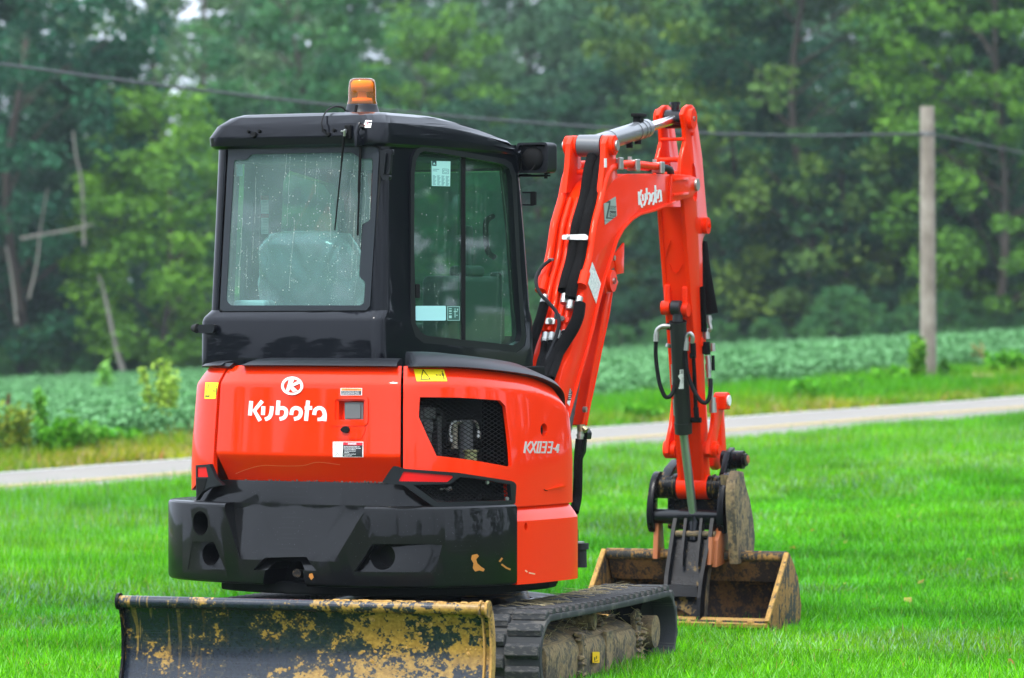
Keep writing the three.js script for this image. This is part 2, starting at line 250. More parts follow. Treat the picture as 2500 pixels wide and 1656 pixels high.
{
  // front row
  tree('dark', 40, 115, 1.05, 0.3, 'tall dark green tree with dead trunks leaning before it', gW);
  tree('dark2', 270, 118, 0.70, 1.6, 'dark green tree behind the light green leaning sapling', gW);
  tree('light', 400, 113, 1.03, 2.2, 'light green leafy tree standing in front of the dark trees', gW);
  tree('mid', 720, 124, 0.95, 0.9, 'mid green tree seen over the cab roof beside the dark trees', gW);
  tree('bright', 1055, 150, 0.96, 4.0, 'bright yellow green tree rising beside the orange beacon', gW);
  tree('yellow', 1960, 118, 1.08, 0.4, 'tall tree with yellowing upper leaves behind the arm', gW);
  tree('dark2', 1790, 120, 0.8, 2.6, 'dark green tree between the yellowing trees', gW);
  tree('dark', 2160, 121, 1.03, 1.1, 'dark green tree standing right behind the wooden pole', gW);
  tree('bright', 2440, 116, 1.0, 5.0, 'tall bright green tree at the edge of the sky gap', gW);
  tree('mid', 2330, 119, 0.72, 3.3, 'short mid green tree beside the wooden pole', gW);
  tree('yellow', 1700, 126, 1.0, 3.9, 'tall tree with scattered yellow leaves beyond the raised arm', gW);
  tree('airy', 400, 135, 1.15, 0.5, 'thin airy tree with pale sky showing through its crown', gW);
  tree('airy', 490, 142, 1.2, 2.5, 'pale airy tree standing close behind another thin one', gW);
  // greyer trees farther back share a look
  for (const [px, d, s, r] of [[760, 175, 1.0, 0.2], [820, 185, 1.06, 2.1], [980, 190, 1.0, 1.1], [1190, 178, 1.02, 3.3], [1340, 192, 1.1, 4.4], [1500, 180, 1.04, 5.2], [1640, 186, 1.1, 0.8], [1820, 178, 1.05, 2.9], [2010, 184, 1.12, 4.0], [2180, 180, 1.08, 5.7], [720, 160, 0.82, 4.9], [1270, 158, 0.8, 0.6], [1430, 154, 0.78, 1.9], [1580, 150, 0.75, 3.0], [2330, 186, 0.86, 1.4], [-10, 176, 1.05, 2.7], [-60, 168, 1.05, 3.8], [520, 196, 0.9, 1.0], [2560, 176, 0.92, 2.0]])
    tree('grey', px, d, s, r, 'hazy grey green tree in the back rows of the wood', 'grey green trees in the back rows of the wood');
  for (const [px, d, s, r] of [[560, 128, 0.62, 0.1], [850, 132, 0.66, 1.3], [1130, 134, 0.62, 2.8], [1330, 130, 0.6, 4.2], [1500, 128, 0.66, 5.1], [1640, 124, 0.52, 0.7], [160, 124, 0.7, 1.1], [2060, 118, 0.5, 2.2], [2480, 122, 0.6, 3.1], [-90, 118, 0.9, 4.4], [2620, 120, 1.0, 0.4], [60, 150, 0.7, 0.9], [240, 156, 0.62, 2.4], [430, 150, 0.55, 3.6], [600, 158, 0.75, 5.0], [780, 148, 0.7, 1.7], [960, 156, 0.75, 0.3], [1150, 150, 0.72, 4.6], [1350, 152, 0.75, 2.0], [1550, 150, 0.7, 3.1], [1760, 146, 0.8, 5.5], [1950, 152, 0.8, 1.2], [2130, 148, 0.75, 4.1], [2320, 152, 0.62, 0.5], [2500, 150, 0.7, 2.7], [330, 206, 0.62, 1.2], [520, 210, 0.7, 3.3], [140, 204, 0.75, 4.8], [2260, 206, 0.8, 2.1], [2420, 204, 0.72, 5.9], [1880, 208, 0.9, 0.8], [-40, 140, 0.8, 2.2], [1900, 134, 0.6, 1.9], [2240, 136, 0.6, 4.4], [2400, 134, 0.55, 0.2], [180, 140, 0.6, 3.0]])
    tree('dark2', px, d, s, r, 'lower dark green tree under the taller crowns of the wood', 'lower dark trees of the wood', 'tree', s * 1.25);
  const R = rng(12);
  for (let px = -60; px < 2580; px += 92) tree('bush', px + (R() - 0.5) * 60, 112.8 + R() * 2.5, 0.3 + 0.55 * R() * R() + 0.1 * R(), R() * 6.28, 'low rounded bush at the foot of the wood', gB, 'bush');
}
// bare leaning trunks on the left edge of the wood
function snag(pts, d, r0, r1, label) {
  const P = pts.map(([px, py]) => new V3(atPx(px, d), CAMH - (py - HY) / FPX * d, -d)), o = P[0].clone(); const g = tube(P.map((p) => p.clone().sub(o)), r0 * 0.72, r1 * 0.72, 16, 7);
  const m = new THREE.Mesh(g, std([0.20, 0.185, 0.16], { roughness: 0.95, bumpMap: barkTex, bumpScale: 0.01 })); m.position.copy(o); return top(m, 'bare_trunk', label, 'tree trunk', 'bare trunks before the wood');
}
snag([[300, 905], [283, 850], [268, 780], [250, 700], [240, 672]], 111.3, 0.10, 0.05, 'thick pale bare trunk leaning left in front of the wood');
snag([[205, 600], [203, 520], [198, 440], [185, 380], [178, 320]], 111.3, 0.055, 0.03, 'upright pale snag crossed by a fallen limb');
snag([[50, 583], [110, 572], [170, 562], [228, 548]], 111.3, 0.055, 0.04, 'horizontal pale limb caught between two snags');
snag([[40, 790], [33, 720], [22, 640], [14, 600]], 111.3, 0.05, 0.025, 'short grey bare trunk behind the tall weeds');
snag([[70, 730], [90, 640], [98, 560], [116, 460]], 111.3, 0.045, 0.02, 'thin dark bare stem leaning right');
// wood behind the photographer, mirrored in the panels
for (const [x, z, k, s] of [[-44, -8, 'far', 0.62], [-46, 0, 'far', 0.7], [-45, 8, 'far', 0.66], [-48, 15, 'far', 0.72], [-46, 22, 'far', 0.66], [-49, 29, 'far', 0.7], [-45, 36, 'far', 0.64], [-43, 44, 'far', 0.6], [-54, -4, 'far', 0.8], [-55, 5, 'far', 0.76], [-54, 13, 'far', 0.8], [-56, 20, 'far', 0.76], [-55, 27, 'far', 0.82], [-54, 34, 'far', 0.78], [-12, 50, 'far', 0.6], [8, 52, 'far', 0.55], [26, 48, 'far', 0.6], [25, -18, 'far', 0.8], [26, -26, 'far', 0.95], [27, -34, 'far', 1.0], [27, -41, 'far', 1.0], [29, -48, 'far', 1.0], [30, -56, 'far', 1.0], [33, -64, 'far', 1.05], [24, -10, 'far', 0.8], [24, 0, 'far', 0.7], [24, -30, 'far', 0.9], [25, -38, 'far', 0.95], [31, -44, 'far', 1.1], [35, -52, 'far', 1.15], [33, -36, 'far', 1.1], [34, -28, 'far', 1.1]]) {
  const t = new THREE.Group(), a = new THREE.Mesh(kinds[k].trunk, bark), b = new THREE.Mesh(kinds[k].crown, crownOf(k)); a.name = 'trunk'; b.name = 'crown'; t.add(a, b); t.position.set(x, G(x, -z) - 0.05, z); t.scale.setScalar(s); t.rotation.y = x;
  top(t, 'tree', 'tree of the row across the lawn, mirrored in the rear panels', 'tree', 'row of trees across the lawn');
}

// ---------------------------------------------------------------- pole, wires, weeds
const onRay = (px, py, d) => new V3(atPx(px, d), CAMH - (py - HY) / FPX * d, -d);
{
  const d = 55.5, x = atPx(2264, d), y0 = G(x, d), yt = CAMH + (HY - 262) / FPX * d;
  const wt = tex(128, 512, (u, v) => { const a = fbm(u * 18, v * 6, 6, 81, 5), c = fbm(u * 40, v * 3, 3, 83, 3); return mixc([0.36, 0.32, 0.28], [0.66, 0.63, 0.58], a * 0.7 + c * 0.3 + (vn(u * 8, v * 20, 8, 2) > 0.86 ? -0.35 : 0)); });
  const pole = new THREE.Group(); pole.position.set(x, y0, -d);
  const P = new THREE.Mesh(tube([[0.02, -0.1, 0], [0.01, (yt - y0) * 0.4, 0], [0, yt - y0, 0]], 0.108, 0.094, 12, 18), std(0xffffff, { map: wt, bumpMap: wt, bumpScale: 0.01, roughness: 0.95 })); P.name = 'post';
  const cap = new THREE.Mesh(new THREE.CylinderGeometry(0.092, 0.0935, 0.012, 18), std([0.25, 0.22, 0.19], { roughness: 0.95 })); cap.name = 'post_top'; cap.position.y = yt - y0 + 0.004;
  const band = new THREE.Mesh(new THREE.CylinderGeometry(0.102, 0.102, 0.05, 18), std([0.2, 0.2, 0.2], { metalness: 0.7, roughness: 0.5 })); band.name = 'clamp'; band.position.y = CAMH + (HY - 327) / FPX * d - y0;
  pole.add(P, cap, band); top(pole, 'utility_pole', 'weathered wooden utility pole standing in the weeds by the road', 'pole');
  const wire = std([0.045, 0.05, 0.055], { roughness: 0.7 }), z = (px, py, dd) => onRay(px, py, dd);
  const w1 = new THREE.Mesh(tube([z(-700, 62, 40), z(0, 157, 45), z(430, 213, 48.5), z(860, 262, 50), z(1500, 314, 52.5), z(1900, 331, 54), z(2262, 327, 55.5)], 0.017, 0.017, 60, 7), wire); top(w1, 'overhead_cable', 'dark cable sagging across the picture to the pole', 'cable');
  const w2 = new THREE.Mesh(tube([z(2262, 325, 55.5), z(2390, 352, 56.5), z(2520, 378, 57.5), z(3100, 500, 62)], 0.013, 0.013, 20, 6), wire); top(w2, 'guy_wire', 'thinner wire running down from the pole to the side', 'cable');
}
const weedMat = leafMat({ specularIntensity: 0.2, roughness: 0.85 });
function weed(name, label, px, py, d, h, w, c0, c1, seed, opt = {}) {
  const R = rng(seed), L = [], S = [], base = onRay(px, py, d), n = opt.stems || 5; base.y = G(base.x, d);
  for (let k = 0; k < n; k++) {
    const a = R() * 6.283, r = w * 0.5 * R(), hh = h * (0.65 + 0.35 * R()), tip = new V3(Math.cos(a) * r, hh, Math.sin(a) * r);
    S.push(tube([new V3(tip.x * 0.15, 0, tip.z * 0.15), new V3(tip.x * 0.5, hh * 0.5, tip.z * 0.5), tip], 0.012, 0.005, 5, 5));
    const nl = opt.leaves || 60;
    for (let i = 0; i < nl; i++) { const t = (opt.from || 0.1) + (1 - (opt.from || 0.1)) * R(), sp = (opt.spread || 0.12) * (1.1 - 0.6 * t); const c = new V3(tip.x * t, hh * t, tip.z * t).add(new V3((R() - 0.5) * 2 * sp, (R() - 0.5) * 0.1, (R() - 0.5) * 2 * sp)); L.push({ p: leafAt(R, c, opt.leaf || 0.07, 0.5, opt.asp || 1.8), c: mixc(c0, c1, R()).map((q) => q * 1.7) }); }
  }
  const g = new THREE.Group(), s = new THREE.Mesh(merge(S), std(opt.stem || [0.10, 0.12, 0.04], { roughness: 0.9 })), l = new THREE.Mesh(leafGeo(L), weedMat); s.name = 'stems'; l.name = 'foliage'; g.add(s, l); g.position.copy(base);
  return top(g, name, label, 'weed', opt.group);
}
weed('leafy_weed', 'pale yellow green feathery weed standing in the crop', 395, 1040, 46.5, 0.98, 0.46, [0.16, 0.26, 0.03], [0.24, 0.34, 0.05], 3, { stems: 14, leaves: 60, leaf: 0.05, spread: 0.09, from: 0.3 });
weed('tall_weed', 'tall dark brown seed stalk above the roadside weeds', 15, 1120, 43.4, 0.84, 0.12, [0.07, 0.045, 0.02], [0.14, 0.09, 0.03], 4, { stems: 3, leaves: 70, leaf: 0.04, spread: 0.035, stem: [0.05, 0.03, 0.02] });
weed('bushy_weed', 'bushy green and yellow weed beside the brown seed stalk', 50, 1130, 43.2, 0.66, 0.6, [0.05, 0.14, 0.02], [0.20, 0.22, 0.02], 5, { stems: 14, leaves: 60, leaf: 0.06, spread: 0.08 });
weed('tall_weed', 'slim bright green weed at the left end of the crop', 100, 1110, 43.8, 0.76, 0.16, [0.07, 0.22, 0.02], [0.11, 0.27, 0.03], 6, { stems: 4, leaves: 80, leaf: 0.06, spread: 0.06 });
weed('leafy_weed', 'broad green weed clump at the crop edge', 180, 1115, 43.8, 0.5, 0.55, [0.05, 0.17, 0.015], [0.10, 0.24, 0.03], 16, { stems: 12, leaves: 60, leaf: 0.06, spread: 0.09 });
weed('corn_plant', 'lone light green maize plant sticking out of the far crop', 258, 935, 84, 1.0, 0.25, [0.10, 0.25, 0.03], [0.14, 0.30, 0.05], 7, { stems: 3, leaves: 26, leaf: 0.10, asp: 4, spread: 0.1, from: 0.4 });
weed('tall_weed', 'tall leafy green weed growing against the wooden pole', 2240, 925, 54.9, 0.80, 0.24, [0.04, 0.15, 0.01], [0.12, 0.27, 0.02], 8, { stems: 8, leaves: 110, leaf: 0.075, spread: 0.075 });
weed('tall_weed', 'slim dark green weed to one side of the pole', 2302, 930, 55, 0.50, 0.12, [0.03, 0.11, 0.015], [0.06, 0.17, 0.02], 9, { stems: 3, leaves: 80, leaf: 0.055, spread: 0.05 });
weed('tall_weed', 'small leaning weed left of the pole weeds', 2208, 925, 54.8, 0.36, 0.12, [0.05, 0.17, 0.015], [0.1, 0.24, 0.02], 10, { stems: 3, leaves: 60, leaf: 0.055, spread: 0.05 });
weed('dry_weed', 'tan dried flower head weed standing in the crop', 2390, 900, 60, 0.62, 0.34, [0.20, 0.17, 0.06], [0.26, 0.19, 0.07], 11, { stems: 7, leaves: 26, leaf: 0.04, spread: 0.05, from: 0.6 });
weed('dry_weed', 'straw coloured dry tuft at the road edge', 2400, 955, 54.8, 0.24, 0.4, [0.30, 0.25, 0.12], [0.36, 0.30, 0.16], 12, { stems: 20, leaves: 30, leaf: 0.04, asp: 4, spread: 0.05 });
{
  const R = rng(99), c0 = [0.035, 0.17, 0.008], c1 = [0.10, 0.28, 0.012];
  for (const [px, d, h, w] of [[1960, 51.5, 0.36, 0.5], [2020, 52.5, 0.30, 0.5], [2090, 53.5, 0.32, 0.6], [2170, 54.5, 0.42, 0.5], [2330, 56, 0.34, 0.5], [2440, 57.2, 0.46, 0.6], [2480, 57.8, 0.52, 0.5], [1720, 49.8, 0.26, 0.5], [1560, 48.6, 0.24, 0.5], [230, 44.2, 0.36, 0.5], [300, 44.8, 0.3, 0.4], [140, 43.6, 0.46, 0.4]])
    weed('leafy_weed', 'low lush green weed clump along the crop edge', px, 900, d, h, w, c0, c1, Math.floor(R() * 9999), { stems: 14, leaves: 60, leaf: 0.06, spread: 0.08, group: 'green weed clumps along the crop edge' });
  const mk = new THREE.Group(), st = new THREE.Mesh(new RoundedBoxGeometry(0.05, 0.32, 0.012, 2, 0.004), std([0.62, 0.10, 0.03], { roughness: 0.6 })); st.name = 'blade'; st.position.y = 0.14; mk.add(st);
  const cp = new THREE.Mesh(new RoundedBoxGeometry(0.075, 0.05, 0.014, 2, 0.004), st.material); cp.name = 'head'; cp.position.set(0.006, 0.28, 0.003); mk.add(cp); const xm = atPx(486, 45.8); mk.position.set(xm, G(xm, 45.8), -45.8); mk.rotation.z = 0.05; top(mk, 'marker_stake', 'small orange red marker stake at the crop edge', 'stake');
}
// ================================================================ the excavator
// frames: the undercarriage, the house turned on it, and the boom swung on the house
function frame(X, d, yaw) { const o = new THREE.Object3D(); o.position.set(X, 0, -d); o.rotation.y = -yaw * Math.PI / 180; o.updateMatrixWorld(true); o.inv = o.matrixWorld.clone().invert(); return o; }
const UN = frame(-0.311, 18.54, 17.5), HO = frame(-0.311, 18.54, 29), BO = frame(0.16, 19.1, 20.5);
const EYE = new V3(0, CAMH, 0);
// pixel of the photograph -> point on a plane of a frame (lat: to the right, fwd: forward, ht: up)
function P(fr, px, py, on) {
  const o = EYE.clone().applyMatrix4(fr.inv), r = new V3((px - CX) / FPX, -(py - HY) / FPX, -1).transformDirection(fr.inv);
  const t = 'lat' in on ? (on.lat - o.x) / r.x : 'fwd' in on ? (-on.fwd - o.z) / r.z : (on.ht - o.y) / r.y;
  return o.add(r.multiplyScalar(t));
}
const V = (lat, y, fwd) => new V3(lat, y, -fwd);
const ex = new THREE.Group(); ex.position.copy(UN.position); ex.rotation.copy(UN.rotation); ex.updateMatrixWorld(true);
const exInv = ex.matrixWorld.clone().invert();
function part(name, geo, mat, fr = HO, label) { const m = new THREE.Mesh(geo, mat); m.name = name; exInv.clone().multiply(fr.matrixWorld).decompose(m.position, m.quaternion, m.scale); if (label) m.userData.label = label; ex.add(m); return m; }
function sub(name, geo, mat, parent, label) { const m = new THREE.Mesh(geo, mat); m.name = name; if (label) m.userData.label = label; parent.add(m); return m; }
// shapes
function rod(a, b, r, r2 = r, seg = 16) { const d = b.clone().sub(a), g = new THREE.CylinderGeometry(r2, r, d.length(), seg); g.applyQuaternion(new THREE.Quaternion().setFromUnitVectors(new V3(0, 1, 0), d.normalize())); g.translate((a.x + b.x) / 2, (a.y + b.y) / 2, (a.z + b.z) / 2); return g; }
function ring(a, b, ro, ri, seg = 20) { const L = b.clone().sub(a).length(), s = new THREE.Shape(); s.absarc(0, 0, ro, 0, 6.2832); const h = new THREE.Path(); h.absarc(0, 0, ri, 0, 6.2832, true); s.holes.push(h); const g = new THREE.ExtrudeGeometry(s, { depth: L, bevelEnabled: false, curveSegments: seg }); g.applyQuaternion(new THREE.Quaternion().setFromUnitVectors(new V3(0, 0, 1), b.clone().sub(a).normalize())); g.translate(a.x, a.y, a.z); return g; }
function bx(w, h, l, c, r = 0.006, rot) { const g = new RoundedBoxGeometry(w, h, l, 2, Math.min(r, w / 2.01, h / 2.01, l / 2.01)); if (rot) g.applyMatrix4(new THREE.Matrix4().makeRotationFromEuler(new THREE.Euler(...rot))); g.translate(c.x, c.y, c.z); return g; }
function shapeOf(pts) { const s = new THREE.Shape(); pts.forEach(([a, b], i) => (i ? s.lineTo(a, b) : s.moveTo(a, b))); s.closePath(); return s; }
function smooth(pts, n = 4) { const c = new THREE.SplineCurve(pts.map((p) => new THREE.Vector2(...p))); return c.getPoints((pts.length - 1) * n).map((p) => [p.x, p.y]); }
function roundPoly(pts, r, n = 4) { const out = [], N = pts.length; for (let i = 0; i < N; i++) { const p = new THREE.Vector2(...pts[i]), a = new THREE.Vector2(...pts[(i + N - 1) % N]).sub(p), b = new THREE.Vector2(...pts[(i + 1) % N]).sub(p), rr = Math.min(r, a.length() * 0.45, b.length() * 0.45); const A = p.clone().add(a.normalize().multiplyScalar(rr)), B = p.clone().add(b.normalize().multiplyScalar(rr)); for (let k = 0; k <= n; k++) { const t = k / n; out.push([(1 - t) ** 2 * A.x + 2 * t * (1 - t) * p.x + t * t * B.x, (1 - t) ** 2 * A.y + 2 * t * (1 - t) * p.y + t * t * B.y]); } } return out; }
// plate in the forward/up plane, thick across; outline [[fwd, y], ...]
function plate(out, lat, th, bev = 0.004, holes = []) { const s = shapeOf(out); for (const h of holes) s.holes.push(new THREE.Path(h.map((p) => new THREE.Vector2(...p)))); const g = new THREE.ExtrudeGeometry(s, { depth: th - 2 * bev, bevelEnabled: bev > 0, bevelSize: bev, bevelThickness: bev, bevelSegments: 2, bevelOffset: -bev, curveSegments: 8 }); g.translate(0, 0, lat - th / 2 + bev); g.rotateY(Math.PI / 2); return crease(norm(g), 0.7); }
const trace = (fr, lat, px) => px.map(([a, b]) => { const p = P(fr, a, b, { lat }); return [-p.z, p.y]; });
const circ = (f, y, r, n = 14) => Array.from({ length: n }, (_, i) => [f + r * Math.cos(-i / n * 6.2832), y + r * Math.sin(-i / n * 6.2832)]);
// csg
const ev = new Evaluator(); ev.useGroups = false; ev.attributes = ['position', 'normal', 'uv'];
function brush(g) { g = norm(g); g = BGU.mergeVertices(g, 1e-5); const b = new Brush(g); b.updateMatrixWorld(); return b; }
function cut(g, ...tools) { let b = brush(g); for (const t of tools) { b = ev.evaluate(b, brush(t), SUBTRACTION); b.updateMatrixWorld(); } return b.geometry; }
function join(g, ...more) { let b = brush(g); for (const t of more) { b = ev.evaluate(b, brush(t), ADDITION); b.updateMatrixWorld(); } return b.geometry; }
const hull = (pts) => { const g = new ConvexGeometry(pts); g.setAttribute('uv', new THREE.BufferAttribute(new Float32Array(g.attributes.position.count * 2), 2)); return g; };
// thin things laid on a surface: outline in pixels, each vertex carried to the surface by `map(px, py) -> {p, n}`
function conform(pts, map, l0, l1, holes = [], edge = 14) {
  const s = shapeOf(pts); for (const h of holes) s.holes.push(new THREE.Path(h.map((p) => new THREE.Vector2(...p))));
  let g = norm(new THREE.ExtrudeGeometry(s, { depth: 1, bevelEnabled: false }));
  if (edge) g = new TessellateModifier(edge, 7).modify(g);
  const p = g.attributes.position, u = new Float32Array(p.count * 2), memo = new Map(), mean = new V3();
  for (let i = 0; i < p.count; i++) { const a = p.getX(i), b = p.getY(i), k = a.toFixed(2) + ',' + b.toFixed(2); let h = memo.get(k); if (!h) { h = map(a, b); memo.set(k, h); mean.add(h.n); } const l = mix(l0, l1, p.getZ(i)); p.setXYZ(i, h.p.x + h.n.x * l, h.p.y + h.n.y * l, h.p.z + h.n.z * l); }
  // uv: 0 to 1 across the print, measured along the surface
  const tx = new V3(0, 1, 0).cross(mean).normalize(), ty = mean.clone().normalize().cross(tx), lo = [1e9, 1e9], hi = [-1e9, -1e9], w = new V3();
  for (let pass = 0; pass < 2; pass++) for (let i = 0; i < p.count; i++) { w.fromBufferAttribute(p, i); [w.dot(tx), w.dot(ty)].forEach((x, k) => { if (!pass) { lo[k] = Math.min(lo[k], x); hi[k] = Math.max(hi[k], x); } else u[2 * i + k] = (x - lo[k]) / (hi[k] - lo[k] || 1); }); }
  g.setAttribute('uv', new THREE.BufferAttribute(u, 2)); g.deleteAttribute('normal'); g = crease(norm(g), 0.6); return g;
}
function onPlane(fr, on) { const n = 'lat' in on ? new V3(Math.sign(on.lat) || 1, 0, 0) : 'fwd' in on ? new V3(0, 0, 1) : new V3(0, 1, 0); return (px, py) => ({ p: P(fr, px, py, on), n }); }
function onMesh(fr, geo, tilt = 0) {
  const m = new THREE.Mesh(geo, new THREE.MeshBasicMaterial({ side: THREE.DoubleSide })); const rc = new THREE.Raycaster(); let last = null; geo.computeBoundingBox(); geo.computeBoundingSphere();
  return (px, py) => { rc.ray.origin.copy(EYE).applyMatrix4(fr.inv); rc.ray.direction.set((px - CX) / FPX, -(py - HY) / FPX, -1).transformDirection(fr.inv); const h = rc.intersectObject(m, false)[0]; if (!h) return last || { p: new V3(), n: new V3(0, 0, 1) }; const n = h.face.normal.clone(); if (n.dot(rc.ray.direction) > 0) n.negate(); last = { p: h.point.clone(), n }; return last; };
}
// a pen stroke along pixel points, as an outline
function stroke(pts, w, n = 0) { const q = n ? smooth(pts, n) : pts, L = [], R2 = []; for (let i = 0; i < q.length; i++) { const a = q[Math.max(0, i - 1)], b = q[Math.min(q.length - 1, i + 1)], l = Math.hypot(b[0] - a[0], b[1] - a[1]) || 1, nx = -(b[1] - a[1]) / l * w / 2, ny = (b[0] - a[0]) / l * w / 2; L.push([q[i][0] + nx, q[i][1] + ny]); R2.unshift([q[i][0] - nx, q[i][1] - ny]); } return [...L, ...R2]; }
function label(w, h, draw) { const c = document.createElement('canvas'); c.width = w; c.height = h; const k = c.getContext('2d'); draw(k, w, h); const t = new THREE.CanvasTexture(c); t.colorSpace = THREE.SRGBColorSpace; return std(0xffffff, { map: t, roughness: 0.45 }); }

// ---------------------------------------------------------------- paints
const grime = tex(512, 512, (u, v) => { const a = fbm(u * 6, v * 6, 6, 201, 6), b = fbm(u * 30, v * 30, 30, 207, 4); return 0.35 + 0.5 * a * a + 0.25 * b; }, { srgb: false });
const fine = tex(256, 256, (u, v) => fbm(u * 64, v * 64, 64, 211, 3), { srgb: false });
const M = {};
M.orange = phys([0.84, 0.027, 0.0005], { roughness: 0.5, specularIntensity: 0.1, clearcoat: 0.65, clearcoatRoughness: 0.05, bumpMap: fine, bumpScale: 0.00008 });
M.orange2 = phys([0.80, 0.026, 0.001], { roughness: 0.5, specularIntensity: 0.2, clearcoat: 0.6, clearcoatRoughness: 0.12 });
M.boomPaint = phys([0.84, 0.027, 0.0005], { roughness: 0.55, specularIntensity: 0.1, clearcoat: 0.28, clearcoatRoughness: 0.08 });
M.black = phys([0.004, 0.0048, 0.006], { roughness: 0.4, specularIntensity: 0.15, clearcoat: 0.5, clearcoatRoughness: 0.08 });
M.cabBlack = phys([0.0035, 0.0042, 0.0065], { roughness: 0.35, specularIntensity: 0.1, clearcoat: 0.5, clearcoatRoughness: 0.03 });
M.plastic = phys([0.006, 0.007, 0.0095], { roughness: 0.42, specularIntensity: 0.6 });
M.dull = phys([0.004, 0.0042, 0.0045], { roughness: 0.85, specularIntensity: 0.4 });
M.rubber = std([0.012, 0.012, 0.012], { roughness: 0.85 });
M.hose = phys([0.005, 0.005, 0.0055], { roughness: 0.65, specularIntensity: 0.5, bumpMap: fine, bumpScale: 0.0012 });
M.sleeve = phys([0.005, 0.0048, 0.0047], { roughness: 0.95, specularIntensity: 0.25, bumpMap: fine, bumpScale: 0.004 });
M.chrome = std([0.62, 0.63, 0.62], { metalness: 1, roughness: 0.22 });
M.zinc = std([0.40, 0.40, 0.37], { metalness: 0.85, roughness: 0.38 });
M.brass = std([0.30, 0.24, 0.14], { metalness: 0.9, roughness: 0.4 });
M.white = std([0.78, 0.78, 0.76], { roughness: 0.45 });
M.grey = std([0.10, 0.103, 0.106], { roughness: 0.55 });
M.red = phys([0.62, 0.006, 0.006], { roughness: 0.3, specularIntensity: 0.5 });
M.glass = phys([0.62, 0.86, 0.78], { roughness: 0.02, transmission: 0.96, thickness: 0, ior: 1.5 });
// dusty glass: tint, with runs and specks of dried dirt
function dirty(seed, haze, runs, spots, tint) {
  const W = 512, k = new Float32Array(W * W), R = rng(seed);
  for (let i = 0; i < W * W; i++) k[i] = haze * (0.75 + 0.5 * fbm((i % W) / W * 5, Math.floor(i / W) / W * 5, 5, seed, 4));
  const dab = (x, y, r, a) => { for (let j = -Math.ceil(r); j <= r; j++) for (let i = -Math.ceil(r); i <= r; i++) { const X = Math.round(x + i), Y = Math.round(y + j); if (X < 0 || Y < 0 || X >= W || Y >= W || i * i + j * j > r * r) continue; const q = Y * W + X; k[q] = Math.min(0.8, k[q] + a); } };
  for (let s = 0; s < runs; s++) { let x = W * (0.08 + 0.9 * R()), y = W * (0.35 + 0.6 * R()); const n = 40 + 220 * R(), a = 0.10 + 0.16 * R(); for (let t = 0; t < n && y > 2; t++) { x += (R() - 0.5) * 0.9 - 0.05; y -= 1; if (R() < 0.85) dab(x, y, 0.8, a); if (R() < 0.03) dab(x + (R() - 0.5) * 8, y, 1.3, a * 1.4); } }
  for (let s = 0; s < spots; s++) { const x = W * R(), y = W * R(), r = 0.6 + 1.6 * R() * R(), a = 0.12 + 0.3 * R(); dab(x, y, r, a); if (R() < 0.06) for (let q = 0; q < 14; q++) dab(x + (R() - 0.5) * 22, y + (R() - 0.5) * 18, 0.8, a * 0.8); }
  const through = tex(W, W, (u, v) => 1 - k[Math.floor(v * W) * W + Math.floor(u * W)], { srgb: false });
  const col = tex(W, W, (u, v) => { const d = Math.min(1, Math.max(0, (k[Math.floor(v * W) * W + Math.floor(u * W)] - haze) * 3)); return mixc(tint, [0.86, 0.90, 0.84], d); });
  return phys(0xffffff, { map: col, transmission: 1, transmissionMap: through, thickness: 0, roughness: 0.02, ior: 1.5 });
}
M.rearGlass = dirty(411, 0.17, 26, 520, [0.72, 0.87, 0.86]);
M.sideGlass = dirty(433, 0.035, 22, 420, [0.70, 0.90, 0.80]);
// mud over dark steel: patches with edges of their own
function mudTex(w, h, cover, o = {}) { const base = o.base || [0.10, 0.115, 0.13], mudA = o.mudA || [0.66, 0.52, 0.24], mudB = o.mudB || [0.42, 0.31, 0.13], ax = o.ax || 1, seed = o.seed || 500;
  return tex(w, h, (u, v) => {
    const big = fbm(u * 4 * ax, v * 4, 4 * ax, seed, 3), a = 0.36 * big + 0.40 * fbm(u * 18 * ax, v * 18, 18 * ax, seed + 7, 4) + 0.24 * fbm(u * 60 * ax, v * 60, 60 * ax, seed + 17, 2), s = fbm(u * 34 * ax, v * 3, 34 * ax, seed + 30, 3), f = fbm(u * 50 * ax, v * 50, 50 * ax, seed + 60, 3), c = cover(u, v, a, s);
    const scr = fbm(u * 3, v * 90, 90, seed + 99, 3) > 0.72 ? 0.03 : 0, rust = ss(0.58, 0.72, 0.5 * a + 0.5 * s);
    let col = base.map((x) => x * (0.75 + 0.5 * f) + scr); col = mixc(col, [0.30, 0.17, 0.08], rust * 0.5 * (o.rust ?? 1));
    col = mixc(col, mixc(mudB, mudA, 0.1 + f * 1.0), Math.min(1, c)); return col;
  }); }
const sq = (x) => x * x;
M.bladeFace = std(0xffffff, { map: mudTex(2048, 512, (u, v, a, s) => 0.75 * ss(0.53, 0.60, a + 0.15 * ss(0.30, 0.95, u) - 0.07 + 0.03 * ss(0.5, 0.9, v)) + 0.30 * ss(0.44, 0.60, a + 0.13 * ss(0.25, 0.9, u) - 0.05) + 0.65 * ss(0.63, 0.70, s) * ss(0.30, 0.05, u) * ss(0.2, 0.5, v) + 0.8 * ss(0.44, 0.52, a) * (Math.abs(v - 0.125) < 0.018 + 0.05 * (a - 0.45) ? 1 : 0), { seed: 520, ax: 3, base: [0.10, 0.125, 0.16] }), roughness: 0.36, roughnessMap: grime });
M.mud = std(0xffffff, { map: mudTex(1024, 1024, (u, v, a, s) => 0.25 + 0.75 * ss(0.40, 0.60, a * 0.75 + s * 0.25), { seed: 560, base: [0.20, 0.20, 0.19], mudA: [0.60, 0.51, 0.36], mudB: [0.40, 0.33, 0.23] }), roughness: 0.95, bumpMap: grime, bumpScale: 0.006 });
